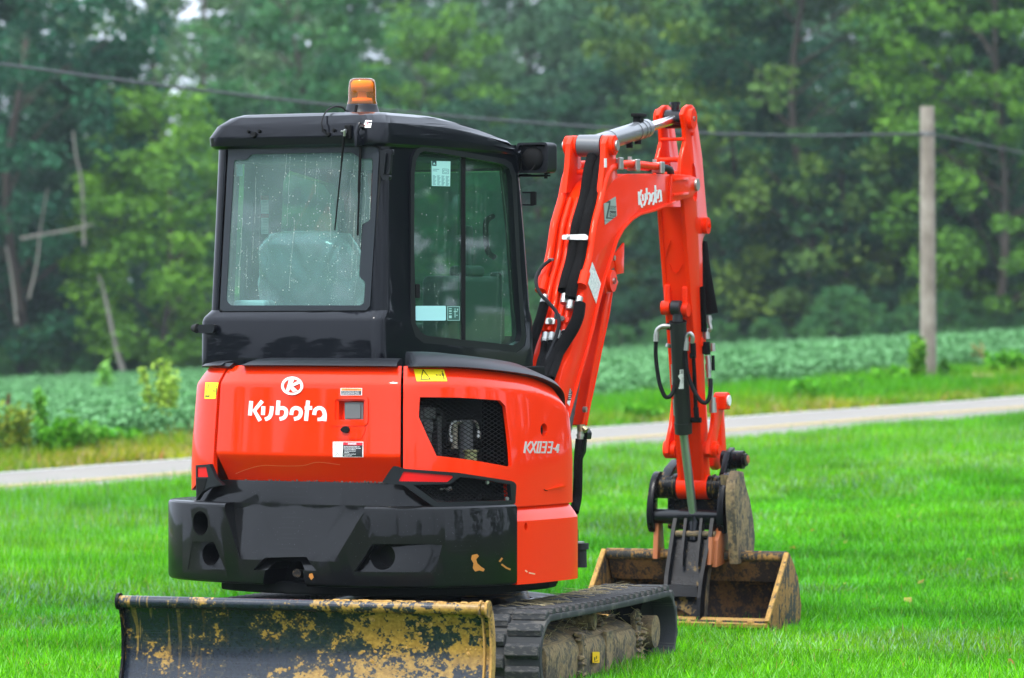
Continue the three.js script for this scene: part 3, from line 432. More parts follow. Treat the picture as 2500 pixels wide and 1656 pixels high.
M.bucket = std(0xffffff, { map: mudTex(1024, 1024, (u, v, a, s) => ss(0.44, 0.56, a * 0.7 + s * 0.3), { seed: 580, base: [0.15, 0.15, 0.14], mudA: [0.62, 0.46, 0.21], mudB: [0.40, 0.27, 0.12] }), roughness: 0.8, bumpMap: grime, bumpScale: 0.005 });
M.bucketIn = std(0xffffff, { map: mudTex(1024, 1024, (u, v, a, s) => 0.85 * ss(0.46, 0.60, a), { seed: 590, base: [0.16, 0.11, 0.075], mudA: [0.50, 0.35, 0.13], mudB: [0.32, 0.20, 0.08] }), roughness: 0.8, bumpMap: grime, bumpScale: 0.005 });
M.lip = std(0xffffff, { map: mudTex(512, 512, (u, v, a, s) => ss(0.30, 0.5, a), { seed: 600, base: [0.2, 0.18, 0.15], mudA: [0.72, 0.56, 0.28], mudB: [0.52, 0.37, 0.16] }), roughness: 0.85, bumpMap: grime, bumpScale: 0.003 });
M.rust = std([0.36, 0.11, 0.035], { roughness: 0.85, roughnessMap: grime });
M.steel = phys(0xffffff, { specularIntensity: 0.32, map: mudTex(512, 512, (u, v, a, s) => ss(0.56, 0.66, a) * 0.7, { seed: 610, base: [0.048, 0.053, 0.064], rust: 0.3 }), roughness: 0.5, roughnessMap: grime });
M.counter = phys(0xffffff, { map: tex(512, 512, (u, v) => { const a = fbm(u * 4, v * 4, 4, 700, 5), sc = fbm(u * 5 + 0.15 * a, v * 120, 5, 710, 2) > 0.80 || fbm(u * 90, v * 7 + 2 * a, 7, 713, 2) > 0.84 ? 0.02 : 0, dot = hash2(Math.floor(u * 512), Math.floor(v * 512), 720) > 0.9985 ? 0.25 : 0; const k = 0.05 + 0.02 * a + sc + dot; return [k, k * 1.06, k * 1.13]; }), roughness: 0.4, specularIntensity: 0.1, clearcoat: 0.48, clearcoatRoughness: 0.04 });
// ---------------------------------------------------------------- house body shell
const planPts = [[-0.64, -0.10], [-0.670, -0.28], [-0.682, -0.60], [-0.672, -0.84], [-0.625, -0.995], [-0.515, -1.105], [-0.36, -1.163], [-0.18, -1.185], [0, -1.19], [0.18, -1.187], [0.36, -1.172], [0.47, -1.145], [0.56, -1.075], [0.66, -0.93], [0.72, -0.78], [0.752, -0.60], [0.762, -0.40], [0.760, -0.24], [0.735, -0.165], [0.66, -0.13]];
const plan = new THREE.SplineCurve(planPts.map((p) => new THREE.Vector2(...p)));
const planT = (test) => { for (let i = 0; i <= 4000; i++) { const p = plan.getPoint(i / 4000); if (test(p)) return i / 4000; } return 1; };
const tL = planT((p) => p.y < -1.1 && p.x > -0.405), tR = planT((p) => p.y < -1.0 && p.x > 0.478), tSide = planT((p) => p.x > 0.7 && p.y > -0.70);
const topCurve = new THREE.SplineCurve([[0, 1.36], [tL, 1.385], [0.5, 1.388], [tR, 1.386], [tR + 0.10, 1.383], [0.80, 1.352], [0.86, 1.315], [0.91, 1.265], [0.95, 1.205], [0.985, 1.14], [1.02, 1.08]].map((p) => new THREE.Vector2(...p)));
const topY = (t) => { let lo = 0, hi = 1; for (let i = 0; i < 24; i++) { const m = (lo + hi) / 2; if (topCurve.getPoint(m).x < t) lo = m; else hi = m; } return topCurve.getPoint(lo).y; };
function inset(t, y, yb, yt, lower) { // how far the skin leans in near its top and bottom
  const a = yt - y, b = y - yb; let o = 0;
  o += 0.085 * Math.max(0, Math.min(y, yt - 0.05) - 1.02); if (a < 0.075) o += 0.052 * Math.pow((0.075 - a) / 0.075, 1.15);
  if (lower && b < 0.118) o += 0.072 * Math.pow((0.118 - b) / 0.118, 1.0);
  return o;
}
function shell(t0, t1, nt, yb, lower, th, grow = 0, ytop = topY) {
  const fr = lower ? [0, 0.06, 0.12, 0.2, 0.232, 0.25, 0.27, 0.4, 0.6, 0.8, 0.835, 0.85, 0.865, 0.9, 0.93, 0.965, 1] : [0, 0.2, 0.4, 0.6, 0.78, 0.84, 0.865, 0.88, 0.9, 0.93, 0.965, 1], m = fr.length;
  const O = [], I = [];
  for (let i = 0; i <= nt; i++) {
    const t = mix(t0, t1, i / nt), p = plan.getPoint(t), g = plan.getTangent(t), nx = g.y, ny = -g.x, yt = ytop(t), y0 = typeof yb === 'function' ? yb(t) : yb;
    for (const f of fr) { const y = mix(y0, yt, f), k = inset(t, y, y0, yt, lower) - grow; O.push(V(p.x - nx * k, y, p.y - ny * k)); I.push(V(p.x - nx * (k + th), y, p.y - ny * (k + th))); }
  }
  const pos = [], quad = (a, b, c, d) => { for (const q of [a, b, c, a, c, d]) pos.push(q.x, q.y, q.z); };
  for (let i = 0; i < nt; i++) for (let j = 0; j < m - 1; j++) { const a = i * m + j; quad(O[a], O[a + m], O[a + m + 1], O[a + 1]); quad(I[a], I[a + 1], I[a + m + 1], I[a + m]); }
  for (let i = 0; i < nt; i++) { const a = i * m, b = a + m - 1; quad(O[a], I[a], I[a + m], O[a + m]); quad(O[b], O[b + m], I[b + m], I[b]); }
  for (let j = 0; j < m - 1; j++) { const b = nt * m + j; quad(O[j], O[j + 1], I[j + 1], I[j]); quad(O[b], I[b], I[b + 1], O[b + 1]); }
  const g = new THREE.BufferGeometry(); g.setAttribute('position', new THREE.Float32BufferAttribute(pos, 3)); g.computeVertexNormals(); return norm(g);
}
const skin = onMesh(HO, shell(0, 1, 150, 0.78, false, 0.01, 0, (t) => Math.max(1.32, topY(t))));
const doorSkin = onMesh(HO, shell(tL, tR, 60, 0.905, true, 0.01));
// prism through a skin below a pixel outline, along the mean normal
function prism(pts, map, inn, out) { if (THREE.ShapeUtils.area(pts.map((p) => new THREE.Vector2(p[0], -p[1]))) < 0) pts = pts.slice().reverse(); const h = pts.map(([a, b]) => map(a, b)), n = h.reduce((s, q) => s.add(q.n), new V3()).normalize(), A = h.map((q) => q.p.clone().addScaledVector(n, out)), B = h.map((q) => q.p.clone().addScaledVector(n, -inn)), N = pts.length, pos = []; const tri = THREE.ShapeUtils.triangulateShape(pts.map((p) => new THREE.Vector2(p[0], -p[1])), []), area = THREE.ShapeUtils.area(pts.map((p) => new THREE.Vector2(p[0], -p[1]))); const f = (a, b, c) => { for (const q of area > 0 ? [a, b, c] : [a, c, b]) pos.push(q.x, q.y, q.z); }; for (const [a, b, c] of tri) { f(A[a], A[b], A[c]); f(B[a], B[c], B[b]); } for (let i = 0; i < N; i++) { const j = (i + 1) % N; f(A[i], B[i], B[j]); f(A[i], B[j], A[j]); } const g = new THREE.BufferGeometry(); g.setAttribute('position', new THREE.Float32BufferAttribute(pos, 3)); g.computeVertexNormals(); return norm(g); }
const rect = (x0, y0, x1, y1, r = 0) => (r ? roundPoly([[x0, y0], [x1, y0], [x1, y1], [x0, y1]], r, 3) : [[x0, y0], [x1, y0], [x1, y1], [x0, y1]]);

// rear door with its sunk handle
const cup = roundPoly([[822, 977], [892, 977], [891, 1026], [820, 1027]], 7);
const door = part('rear_door', crease(cut(shell(tL + 0.002, tR - 0.002, 60, 0.905, true, 0.022), prism(cup, doorSkin, 0.06, 0.02)), 0.5), M.orange, HO, 'orange rear engine door with white emblem and lettering');
{
  const at = (px, py, dep) => { const h = doorSkin(px, py); return { p: h.p.clone().addScaledVector(h.n, -dep), n: h.n }; };
  sub('handle_cup', crease(merge([conform(roundPoly([[814, 970], [898, 970], [897, 1036], [816, 1037]], 9), (a, b) => at(a, b, 0.045), 0, 0.01), ...[[[818, 973], [826, 973], [826, 1030], [818, 1030]], [[888, 973], [895, 973], [894, 1030], [887, 1030]], [[818, 972], [895, 972], [895, 979], [818, 979]], [[818, 1025], [895, 1025], [895, 1032], [818, 1032]]].map((q) => conform(q, doorSkin, -0.045, -0.002))])), M.orange, door);
  sub('handle_rim', crease(conform(roundPoly([[808, 968], [900, 968], [899, 1040], [805, 1041]], 12), doorSkin, 0.0005, 0.006, [roundPoly([[819, 975], [819, 1029], [893, 1028], [894, 975]], 7)])), M.orange, door);
  sub('door_handle', merge([conform(roundPoly([[838, 982], [884, 982], [883, 1025], [838, 1025]], 4), doorSkin, -0.030, -0.012), conform(roundPoly([[841, 986], [878, 987], [878, 1022], [841, 1022]], 3), doorSkin, -0.012, -0.006)]), M.grey, door, 'dark grey paddle handle');
  sub('scratch', conform(stroke([[575, 1157], [600, 1147], [640, 1137], [690, 1138], [740, 1137], [775, 1129], [830, 1135]], 1.6, 4), doorSkin, 0.0002, 0.0006), std([0.80, 0.12, 0.03], { roughness: 0.6 }), door, 'pale scratch across the foot of the door');
  sub('lock_surround', conform(roundPoly([[812, 1041], [895, 1041], [884, 1072], [824, 1072]], 10), doorSkin, 0.0005, 0.003), M.orange, door);
  sub('key_lock', crease(conform(roundPoly([[833, 1050], [842, 1042], [852, 1042], [856, 1050], [850, 1058], [841, 1057]], 5), doorSkin, 0.002, 0.016)), M.dull, door, 'black oval key lock');
  // emblem: white oval ring with a slanted letter
  const oval = (rx, ry) => Array.from({ length: 40 }, (_, i) => [714.5 + rx * Math.cos(i / 40 * 6.2832) * 1, 943.5 + ry * Math.sin(i / 40 * 6.2832)]);
  const kk = [[[707, 929], [719, 928], [714, 939], [731, 931], [735, 936], [716, 944], [728, 955], [716, 957], [709, 949], [706, 957], [699, 955]]];
  sub('emblem', merge([conform(oval(26.5, 21.5), doorSkin, 0.001, 0.006, [oval(21, 16.2).reverse()]), ...kk.map((q) => conform(q, doorSkin, 0.001, 0.005))]), M.white, door, 'white oval emblem with a slanted K');
  const Z = (u, v) => [400 + u / 3.92, 850 + v / 3.92], S = (pts, n = 0, w = 9.2) => conform(stroke(pts.map((q) => Z(...q)), w, n), doorSkin, 0.0008, 0.0028, [], 16);
  sub('lettering', merge([S([[838, 508], [826, 646]]), S([[944, 508], [868, 600], [924, 697]]), S([[955, 558], [950, 642]]), S([[1036, 558], [1030, 620], [1012, 664], [970, 684]], 3), S([[1099, 503], [1089, 641]]), S([[1098, 582], [1136, 574], [1168, 592], [1172, 632], [1150, 668], [1110, 680]], 3), S([[1222, 641], [1232, 592], [1268, 574], [1306, 592], [1312, 632], [1290, 668], [1248, 680]], 3), S([[1382, 503], [1362, 697]]), S([[1350, 574], [1420, 574]]), S([[1440, 641], [1452, 592], [1490, 574], [1526, 592], [1542, 640], [1539, 700]], 3), S([[1474, 684], [1510, 680], [1536, 652]], 3, 8)]), M.white, door, 'white brand lettering reading Kubota');
  const warn = label(256, 96, (k, w, h) => { k.fillStyle = '#f4f2ec'; k.fillRect(0, 0, w, h); k.fillStyle = '#e8863a'; k.fillRect(8, 6, w - 16, 28); k.fillStyle = '#3b3f44'; k.fillRect(8, 36, w - 16, 54); k.fillStyle = '#7a3a10'; k.font = 'bold 22px sans-serif'; k.fillText('▲ W A R N I N G', 42, 28); k.fillStyle = '#eee'; k.font = 'bold 15px sans-serif'; k.fillText('TO AVOID PERSONAL INJURY', 16, 58); k.fillText('KEEP ENGINE COVER CLOSED', 16, 80); });
  sub('warning_sticker', conform(rect(832, 948, 884, 965.5), doorSkin, 0.0006, 0.002), warn, door, 'small orange and grey warning sticker');
  const dang = label(384, 192, (k, w, h) => { k.fillStyle = '#f4f2ec'; k.fillRect(0, 0, w, h); k.fillStyle = '#1d2024'; k.fillRect(128, 44, 246, 140); k.fillStyle = '#c3142c'; k.fillRect(128, 8, 246, 36); k.fillStyle = '#fff'; k.font = 'bold 26px sans-serif'; k.fillText('▲ DANGER', 172, 36); k.font = 'bold 13px sans-serif'; ['TO AVOID PERSONAL INJURY OR', 'DEATH FROM RUNAWAY MACHINE:', '1. Do not start engine by', '   shorting across starter', '   terminals.', '2. Start engine only from', '   operator’s seat.'].forEach((s, i) => k.fillText(s, 138, 66 + i * 18)); k.strokeStyle = '#222'; k.lineWidth = 5; k.beginPath(); k.arc(66, 62, 40, 0, 6.3); k.stroke(); k.beginPath(); k.moveTo(40, 36); k.lineTo(94, 88); k.stroke(); k.fillRect(50, 60, 34, 18); k.beginPath(); k.moveTo(30, 112); k.lineTo(62, 142); k.lineTo(40, 178); k.moveTo(62, 142); k.lineTo(88, 176); k.moveTo(40, 130); k.lineTo(84, 124); k.stroke(); });
  sub('danger_sticker', conform(rect(813, 1079, 887, 1116), doorSkin, 0.0006, 0.002), dang, door, 'white, red and black danger sticker');
}
// left rear corner
const leftPanel = part('left_corner_panel', crease(shell(0.0, tL - 0.004, 60, (t) => { const p = plan.getPoint(t); return p.y < -0.95 ? mix(0.86, 0.91, ss(-0.62, -0.48, p.x)) : 0.86; }, false, 0.022), 0.5), M.orange, HO, 'orange corner panel carrying a yellow sticker');
const tri = (k, x, y, s) => { k.lineWidth = 9; k.strokeStyle = '#2a2400'; k.beginPath(); k.moveTo(x, y - s); k.lineTo(x + s, y + s * 0.8); k.lineTo(x - s, y + s * 0.8); k.closePath(); k.stroke(); };
const dist = label(300, 112, (k, w, h) => { k.fillStyle = '#f4d800'; k.fillRect(0, 0, w, h); tri(k, 88, 58, 46); k.fillStyle = '#2a2400'; k.font = 'bold 26px sans-serif'; k.fillText('L', 80, 78); k.fillRect(206, 56, 40, 5); k.beginPath(); k.moveTo(198, 58); k.lineTo(212, 49); k.lineTo(212, 68); k.moveTo(254, 58); k.lineTo(242, 49); k.lineTo(242, 68); k.fill(); k.fillRect(264, 38, 18, 28); k.fillRect(265, 66, 6, 30); k.fillRect(275, 66, 6, 30); k.beginPath(); k.arc(273, 28, 7, 0, 6.3); k.fill(); });
sub('caution_sticker', conform([[502, 934.5], [534, 935], [526.5, 974], [499.5, 974]], skin, 0.0006, 0.002), dist, leftPanel, 'yellow keep-clear sticker seen at a slant');
// right side panel with its two meshed openings
const grillA = [[1025, 970], [1120, 971], [1221, 978], [1234, 992], [1243, 1060], [1249.5, 1137], [1242, 1140], [1160, 1125], [1066, 1113], [1043, 1065], [1022, 1018]];
const grillB = [[1008, 1184], [1093, 1182], [1118, 1164], [1180, 1172], [1236, 1183], [1239, 1222], [1062, 1226]];
const keyhole = Array.from({ length: 20 }, (_, i) => [1328 + 8.5 * Math.cos(i / 20 * 6.2832), 1050 + 16 * Math.sin(i / 20 * 6.2832)]);
const rightPanel = part('right_side_panel', crease(cut(shell(tR + 0.004, 1, 90, (t) => { const p = plan.getPoint(t); return p.y < -0.9 ? mix(0.915, 0.808, ss(0.47, 0.615, p.x)) : 0.808; }, false, 0.022), prism(grillA, skin, 0.08, 0.05), prism(grillB, skin, 0.08, 0.05), prism(keyhole, skin, 0.06, 0.03)), 0.5), M.orange, HO, 'orange side panel with meshed vents and model lettering');
function lattice(poly, map, dep, dx, slope, r) { // crossing wires clipped to a pixel outline
  const out = [], xs = poly.map((p) => p[0]), ys = poly.map((p) => p[1]), x0 = Math.min(...xs), x1 = Math.max(...xs), y0 = Math.min(...ys), y1 = Math.max(...ys);
  const inside = (x, y) => { let c = false; for (let i = 0, j = poly.length - 1; i < poly.length; j = i++) { const [a, b] = poly[i], [e, f] = poly[j]; if ((b > y) !== (f > y) && x < (e - a) * (y - b) / (f - b) + a) c = !c; } return c; };
  for (const s of [slope, -slope]) for (let c = -600; c < 600; c += dx) {
    let run = null; const flush = (q) => { if (run && Math.hypot(q[0] - run[0], q[1] - run[1]) > 3) { const n = Math.max(1, Math.round(Math.hypot(q[0] - run[0], q[1] - run[1]) / 22)), pts = []; for (let i = 0; i <= n; i++) { const h = map(mix(run[0], q[0], i / n), mix(run[1], q[1], i / n)); pts.push(h.p.clone().addScaledVector(h.n, -dep)); } for (let i = 0; i < n; i++) out.push(rod(pts[i], pts[i + 1], r, r, 4)); } run = null; };
    let prev = null; for (let x = x0; x <= x1; x += 1.5) { const y = (y0 + y1) / 2 + s * (x - (x0 + x1) / 2) + c, ok = y >= y0 - 1 && y <= y1 + 1 && inside(x, y); if (ok && !run) run = [x, y]; if (!ok && run) flush(prev); prev = [x, y]; } if (run) flush(prev);
  }
  return merge(out);
}
sub('grille_mesh', lattice(grillA, skin, 0.026, 10.5, 0.62, 0.0018), M.dull, rightPanel, 'black diamond wire mesh over the engine bay');
{
  const outer = roundPoly([[936, 1179], [962, 1137], [990, 1145], [1112, 1154], [1243, 1175], [1251, 1183], [1248, 1231], [1054, 1237], [1040, 1227], [985, 1184]], 5, 2);
  const hA = roundPoly([[974, 1175], [985, 1151], [1098, 1161], [1101, 1165], [1087, 1177]], 3, 2);
  const trim = part('vent_trim', conform(outer, skin, 0.002, 0.022, [hA.slice().reverse(), grillB.slice().reverse()]), M.plastic, HO, 'black plastic vent surround below the side panel');
  sub('reflector', conform(hA, skin, 0.004, 0.018), M.red, trim, 'long red reflector');
  sub('grille_mesh', lattice(grillB, skin, -0.004, 10, 0.75, 0.0018), M.dull, trim);
  for (const [a, b] of [[1187, 1178], [1235, 1218]]) { const h = skin(a, b); sub('bolt', rod(h.p.clone().addScaledVector(h.n, 0.004), h.p.clone().addScaledVector(h.n, 0.012), 0.009, 0.007, 8), M.zinc, trim); }
  // left end of the same trim
  const lt = part('vent_trim', conform([[488, 1136], [520, 1133], [535, 1168], [548, 1180], [552, 1184], [520, 1190], [500, 1204], [489, 1222]], skin, 0.002, 0.020, [[[491, 1141], [491, 1165], [517, 1165], [512, 1140]]]), M.plastic, HO);
  sub('reflector', conform([[490, 1141], [512, 1140], [517, 1165], [490, 1166]], skin, 0.004, 0.016), M.red, lt, 'short red reflector on the left corner');
  sub('vent_mesh', conform([[489, 1168], [515, 1168], [508, 1195], [493, 1218]], skin, 0.018, 0.0215), M.dull, lt);
}
// engine bay behind the mesh
{
  const bay = part('engine_bay', merge([bx(1.10, 0.02, 0.8, V(0, 0.83, -0.62)), bx(1.0, 0.02, 0.72, V(-0.02, 1.29, -0.62)), bx(0.02, 0.44, 0.7, V(0.34, 1.05, -0.6)), bx(1.1, 0.42, 0.02, V(0.02, 1.04, -0.22))]), M.dull, HO, 'dark engine bay lining');
  const at = (px, py, dep) => { const h = skin(px, py); return h.p.clone().addScaledVector(h.n, -dep); }, col = (x, y0, y1, dep, r, m, n) => sub(n, crease(merge([rod(at(x, y0, dep), at(x, y1, dep), r), rod(at(x, y0, dep), at(x, y0 + 4, dep), r * 1.25, r * 1.25), rod(at(x, y1 - 6, dep), at(x, y1, dep), r * 1.2)])), m, bay);
  col(1188, 1022, 1140, 0.13, 0.030, M.grey, 'filter_bowl'); col(1188, 1096, 1138, 0.10, 0.026, std([0.34, 0.38, 0.16], { roughness: 0.4 }), 'filter_sight_glass'); col(1154, 1030, 1092, 0.13, 0.013, std([0.30, 0.27, 0.2], { roughness: 0.6 }), 'drain_hose');
  sub('fuel_pump', merge([bx(0.08, 0.16, 0.06, at(1062, 1040, 0.15), 0.01, [0, -0.5, 0]), bx(0.06, 0.05, 0.06, at(1072, 1004, 0.13), 0.01, [0, -0.5, 0]), bx(0.05, 0.05, 0.05, at(1068, 1038, 0.12), 0.01, [0, -0.5, 0])]), M.grey, bay);
  sub('pipe', merge([tube([at(1136, 1075, 0.12), at(1138, 1034, 0.12), at(1150, 1026, 0.12), at(1170, 1026, 0.12)], 0.007, 0.007, 14, 6), tube([at(1196, 1024, 0.12), at(1212, 1027, 0.12), at(1219, 1042, 0.12), at(1220, 1064, 0.12)], 0.007, 0.007, 14, 6), rod(at(1220, 1050, 0.12), at(1219, 1066, 0.12), 0.012), rod(at(1138, 1060, 0.12), at(1138, 1076, 0.12), 0.010)]), M.zinc, bay);
  sub('hose', merge([tube([at(1075, 1004, 0.12), at(1100, 998, 0.12), at(1116, 1014, 0.12), at(1118, 1040, 0.13)], 0.010, 0.010, 14, 6), rod(at(1117, 1022, 0.125), at(1119, 1038, 0.125), 0.013)]), M.hose, bay);
  sub('panel', merge([bx(0.10, 0.22, 0.02, at(1105, 1075, 0.17), 0.004, [0, -0.55, 0]), bx(0.05, 0.26, 0.02, at(1090, 1060, 0.19), 0.004, [0, -0.55, 0])]), std([0.06, 0.06, 0.06], { roughness: 0.7 }), bay);
  sub('link_rod', merge([rod(at(1090, 1196, 0.06), at(1118, 1194, 0.06), 0.004), rod(at(1108, 1197, 0.06), at(1118, 1194, 0.06), 0.009)]), M.zinc, bay);
}
{ // stickers and lettering on the side panel
  sub('caution_sticker', conform([[1009.5, 902], [1083, 903], [1091.5, 931.5], [1017.5, 931.5]], skin, 0.0006, 0.002), dist, rightPanel, 'yellow keep-clear sticker with a warning triangle');
  const B = (u, v) => [900 + u / 3.92, 850 + v / 3.92], S = (pts, w = 4.4) => conform(stroke(pts.map((q) => B(...q)), w * 0.82, 0), skin, 0.0006, 0.002, [], 0);
  const L = [];
  L.push(S([[1505, 895], [1488, 1006]], 5.4), S([[1552, 895], [1510, 952]]), S([[1508, 948], [1540, 1006]])); // K
  L.push(S([[1560, 895], [1592, 1006]]), S([[1606, 895], [1542, 1006]])); // X
  L.push(S([[1624, 900], [1608, 1002]]), S([[1650, 898], [1634, 1000]]), S([[1616, 901], [1656, 901]], 5), S([[1602, 1000], [1642, 1000]], 5)); // 0
  for (const o of [0, 56]) L.push(S([[1702 + o, 898], [1685 + o, 1000]]), S([[1664 + o, 902], [1706 + o, 902]], 5), S([[1660 + o, 950], [1698 + o, 950]], 5), S([[1650 + o, 1000], [1690 + o, 1000]], 5)); // 3 3
  L.push(S([[1762, 962], [1782, 962]], 4), S([[1816, 920], [1804, 1002]], 5), S([[1812, 920], [1784, 975]], 4), S([[1780, 976], [1820, 976]], 4)); // -4
  sub('model_lettering', merge(L), std([0.56, 0.53, 0.50], { roughness: 0.4, metalness: 0.3 }), rightPanel, 'silver model lettering reading KX033-4');
  sub('vent_gill', crease(hull([[1326, 1198], [1372, 1185], [1376, 1190], [1330, 1199]].flatMap(([a, b]) => { const h = skin(a, b); return [h.p.clone().addScaledVector(h.n, -0.004), h.p.clone().addScaledVector(h.n, a > 1350 ? 0.012 : 0.001)]; }))), M.orange, rightPanel);
}
// black covers round the foot of the cab
function lipCover(t0, t1, nt, dn, up, grow, inn, rise) { const pos = [], rows = []; for (let i = 0; i <= nt; i++) { const t = mix(t0, t1, i / nt), p = plan.getPoint(t), g = plan.getTangent(t), nx = g.y, ny = -g.x, y = topY(t), e = ss(0, 0.06, i / nt) , k = 0.052; const o = (out, yy) => V(p.x + nx * (out - k), yy, p.y + ny * (out - k)); rows.push([o(grow - 0.012, y - dn), o(grow, y - dn), o(grow + 0.004, y - dn * 0.2), o(grow - 0.012, y + up * e), o(grow - inn * 0.5, y + rise * e), o(grow - inn, y + rise * e * 1.1), o(grow - inn, y - 0.02)]); } const q = (a, b, c, d) => { for (const v of [a, b, c, a, c, d]) pos.push(v.x, v.y, v.z); }; const m = rows[0].length; for (let i = 0; i < nt; i++) for (let j = 0; j < m; j++) { const j2 = (j + 1) % m; q(rows[i][j], rows[i + 1][j], rows[i + 1][j2], rows[i][j2]); } for (const [r, s] of [[rows[0], 0], [rows[nt], 1]]) for (let j = 1; j < m - 1; j++) for (const v of s ? [r[0], r[j], r[j + 1]] : [r[0], r[j + 1], r[j]]) pos.push(v.x, v.y, v.z); const g = new THREE.BufferGeometry(); g.setAttribute('position', new THREE.Float32BufferAttribute(pos, 3)); return crease(norm(g), 0.6); }
part('side_top_cover', lipCover(tR + 0.015, 0.992, 70, 0.004, 0.018, 0.016, 0.20, 0.052), M.plastic, HO, 'curved black cover along the top of the side panel');
part('rear_top_cover', lipCover(tL + 0.03, tR - 0.012, 40, 0.002, 0.014, 0.010, 0.14, 0.026), M.plastic, HO, 'long black cover between rear door and cab');
part('corner_top_cover', merge([conform([[486, 896], [520, 885], [575, 868], [640, 871], [586, 884], [566, 902], [530, 899]], skin, 0.004, 0.018), lipCover(0.10, tL - 0.004, 40, 0.0, 0.010, 0.006, 0.12, 0.02)]), M.plastic, HO, 'angular black cover at the left rear corner');
part('deck', merge([bx(0.90, 0.03, 0.80, V(-0.05, 1.345, -0.55)), bx(0.96, 0.06, 0.5, V(-0.18, 1.34, 0.15)), bx(1.3, 0.26, 0.04, V(0.0, 0.96, -0.16)), bx(0.62, 0.30, 0.5, V(-0.34, 1.20, 0.12)), bx(1.2, 0.12, 1.0, V(0, 0.62, -0.35)), bx(1.0, 0.36, 0.06, V(-0.05, 0.98, 0.30))]), M.dull, HO, 'black deck and floor frame under the cab');

// ---------------------------------------------------------------- counterweight
const cwPlan = smooth([[-0.735, -0.62], [-0.778, -0.76], [-0.780, -0.88], [-0.745, -0.99], [-0.63, -1.10], [-0.42, -1.185], [-0.20, -1.222], [0, -1.232], [0.20, -1.226], [0.42, -1.188], [0.60, -1.085], [0.70, -0.95], [0.752, -0.80], [0.768, -0.70]], 4);
function slab(outline, y0, y1, bev) { const g = new THREE.ExtrudeGeometry(shapeOf(outline), { depth: y1 - y0 - 2 * bev, bevelEnabled: true, bevelSize: bev, bevelThickness: bev, bevelOffset: -bev, bevelSegments: 3 }); g.rotateX(-Math.PI / 2); g.translate(0, y0 + bev, 0); return norm(g); }
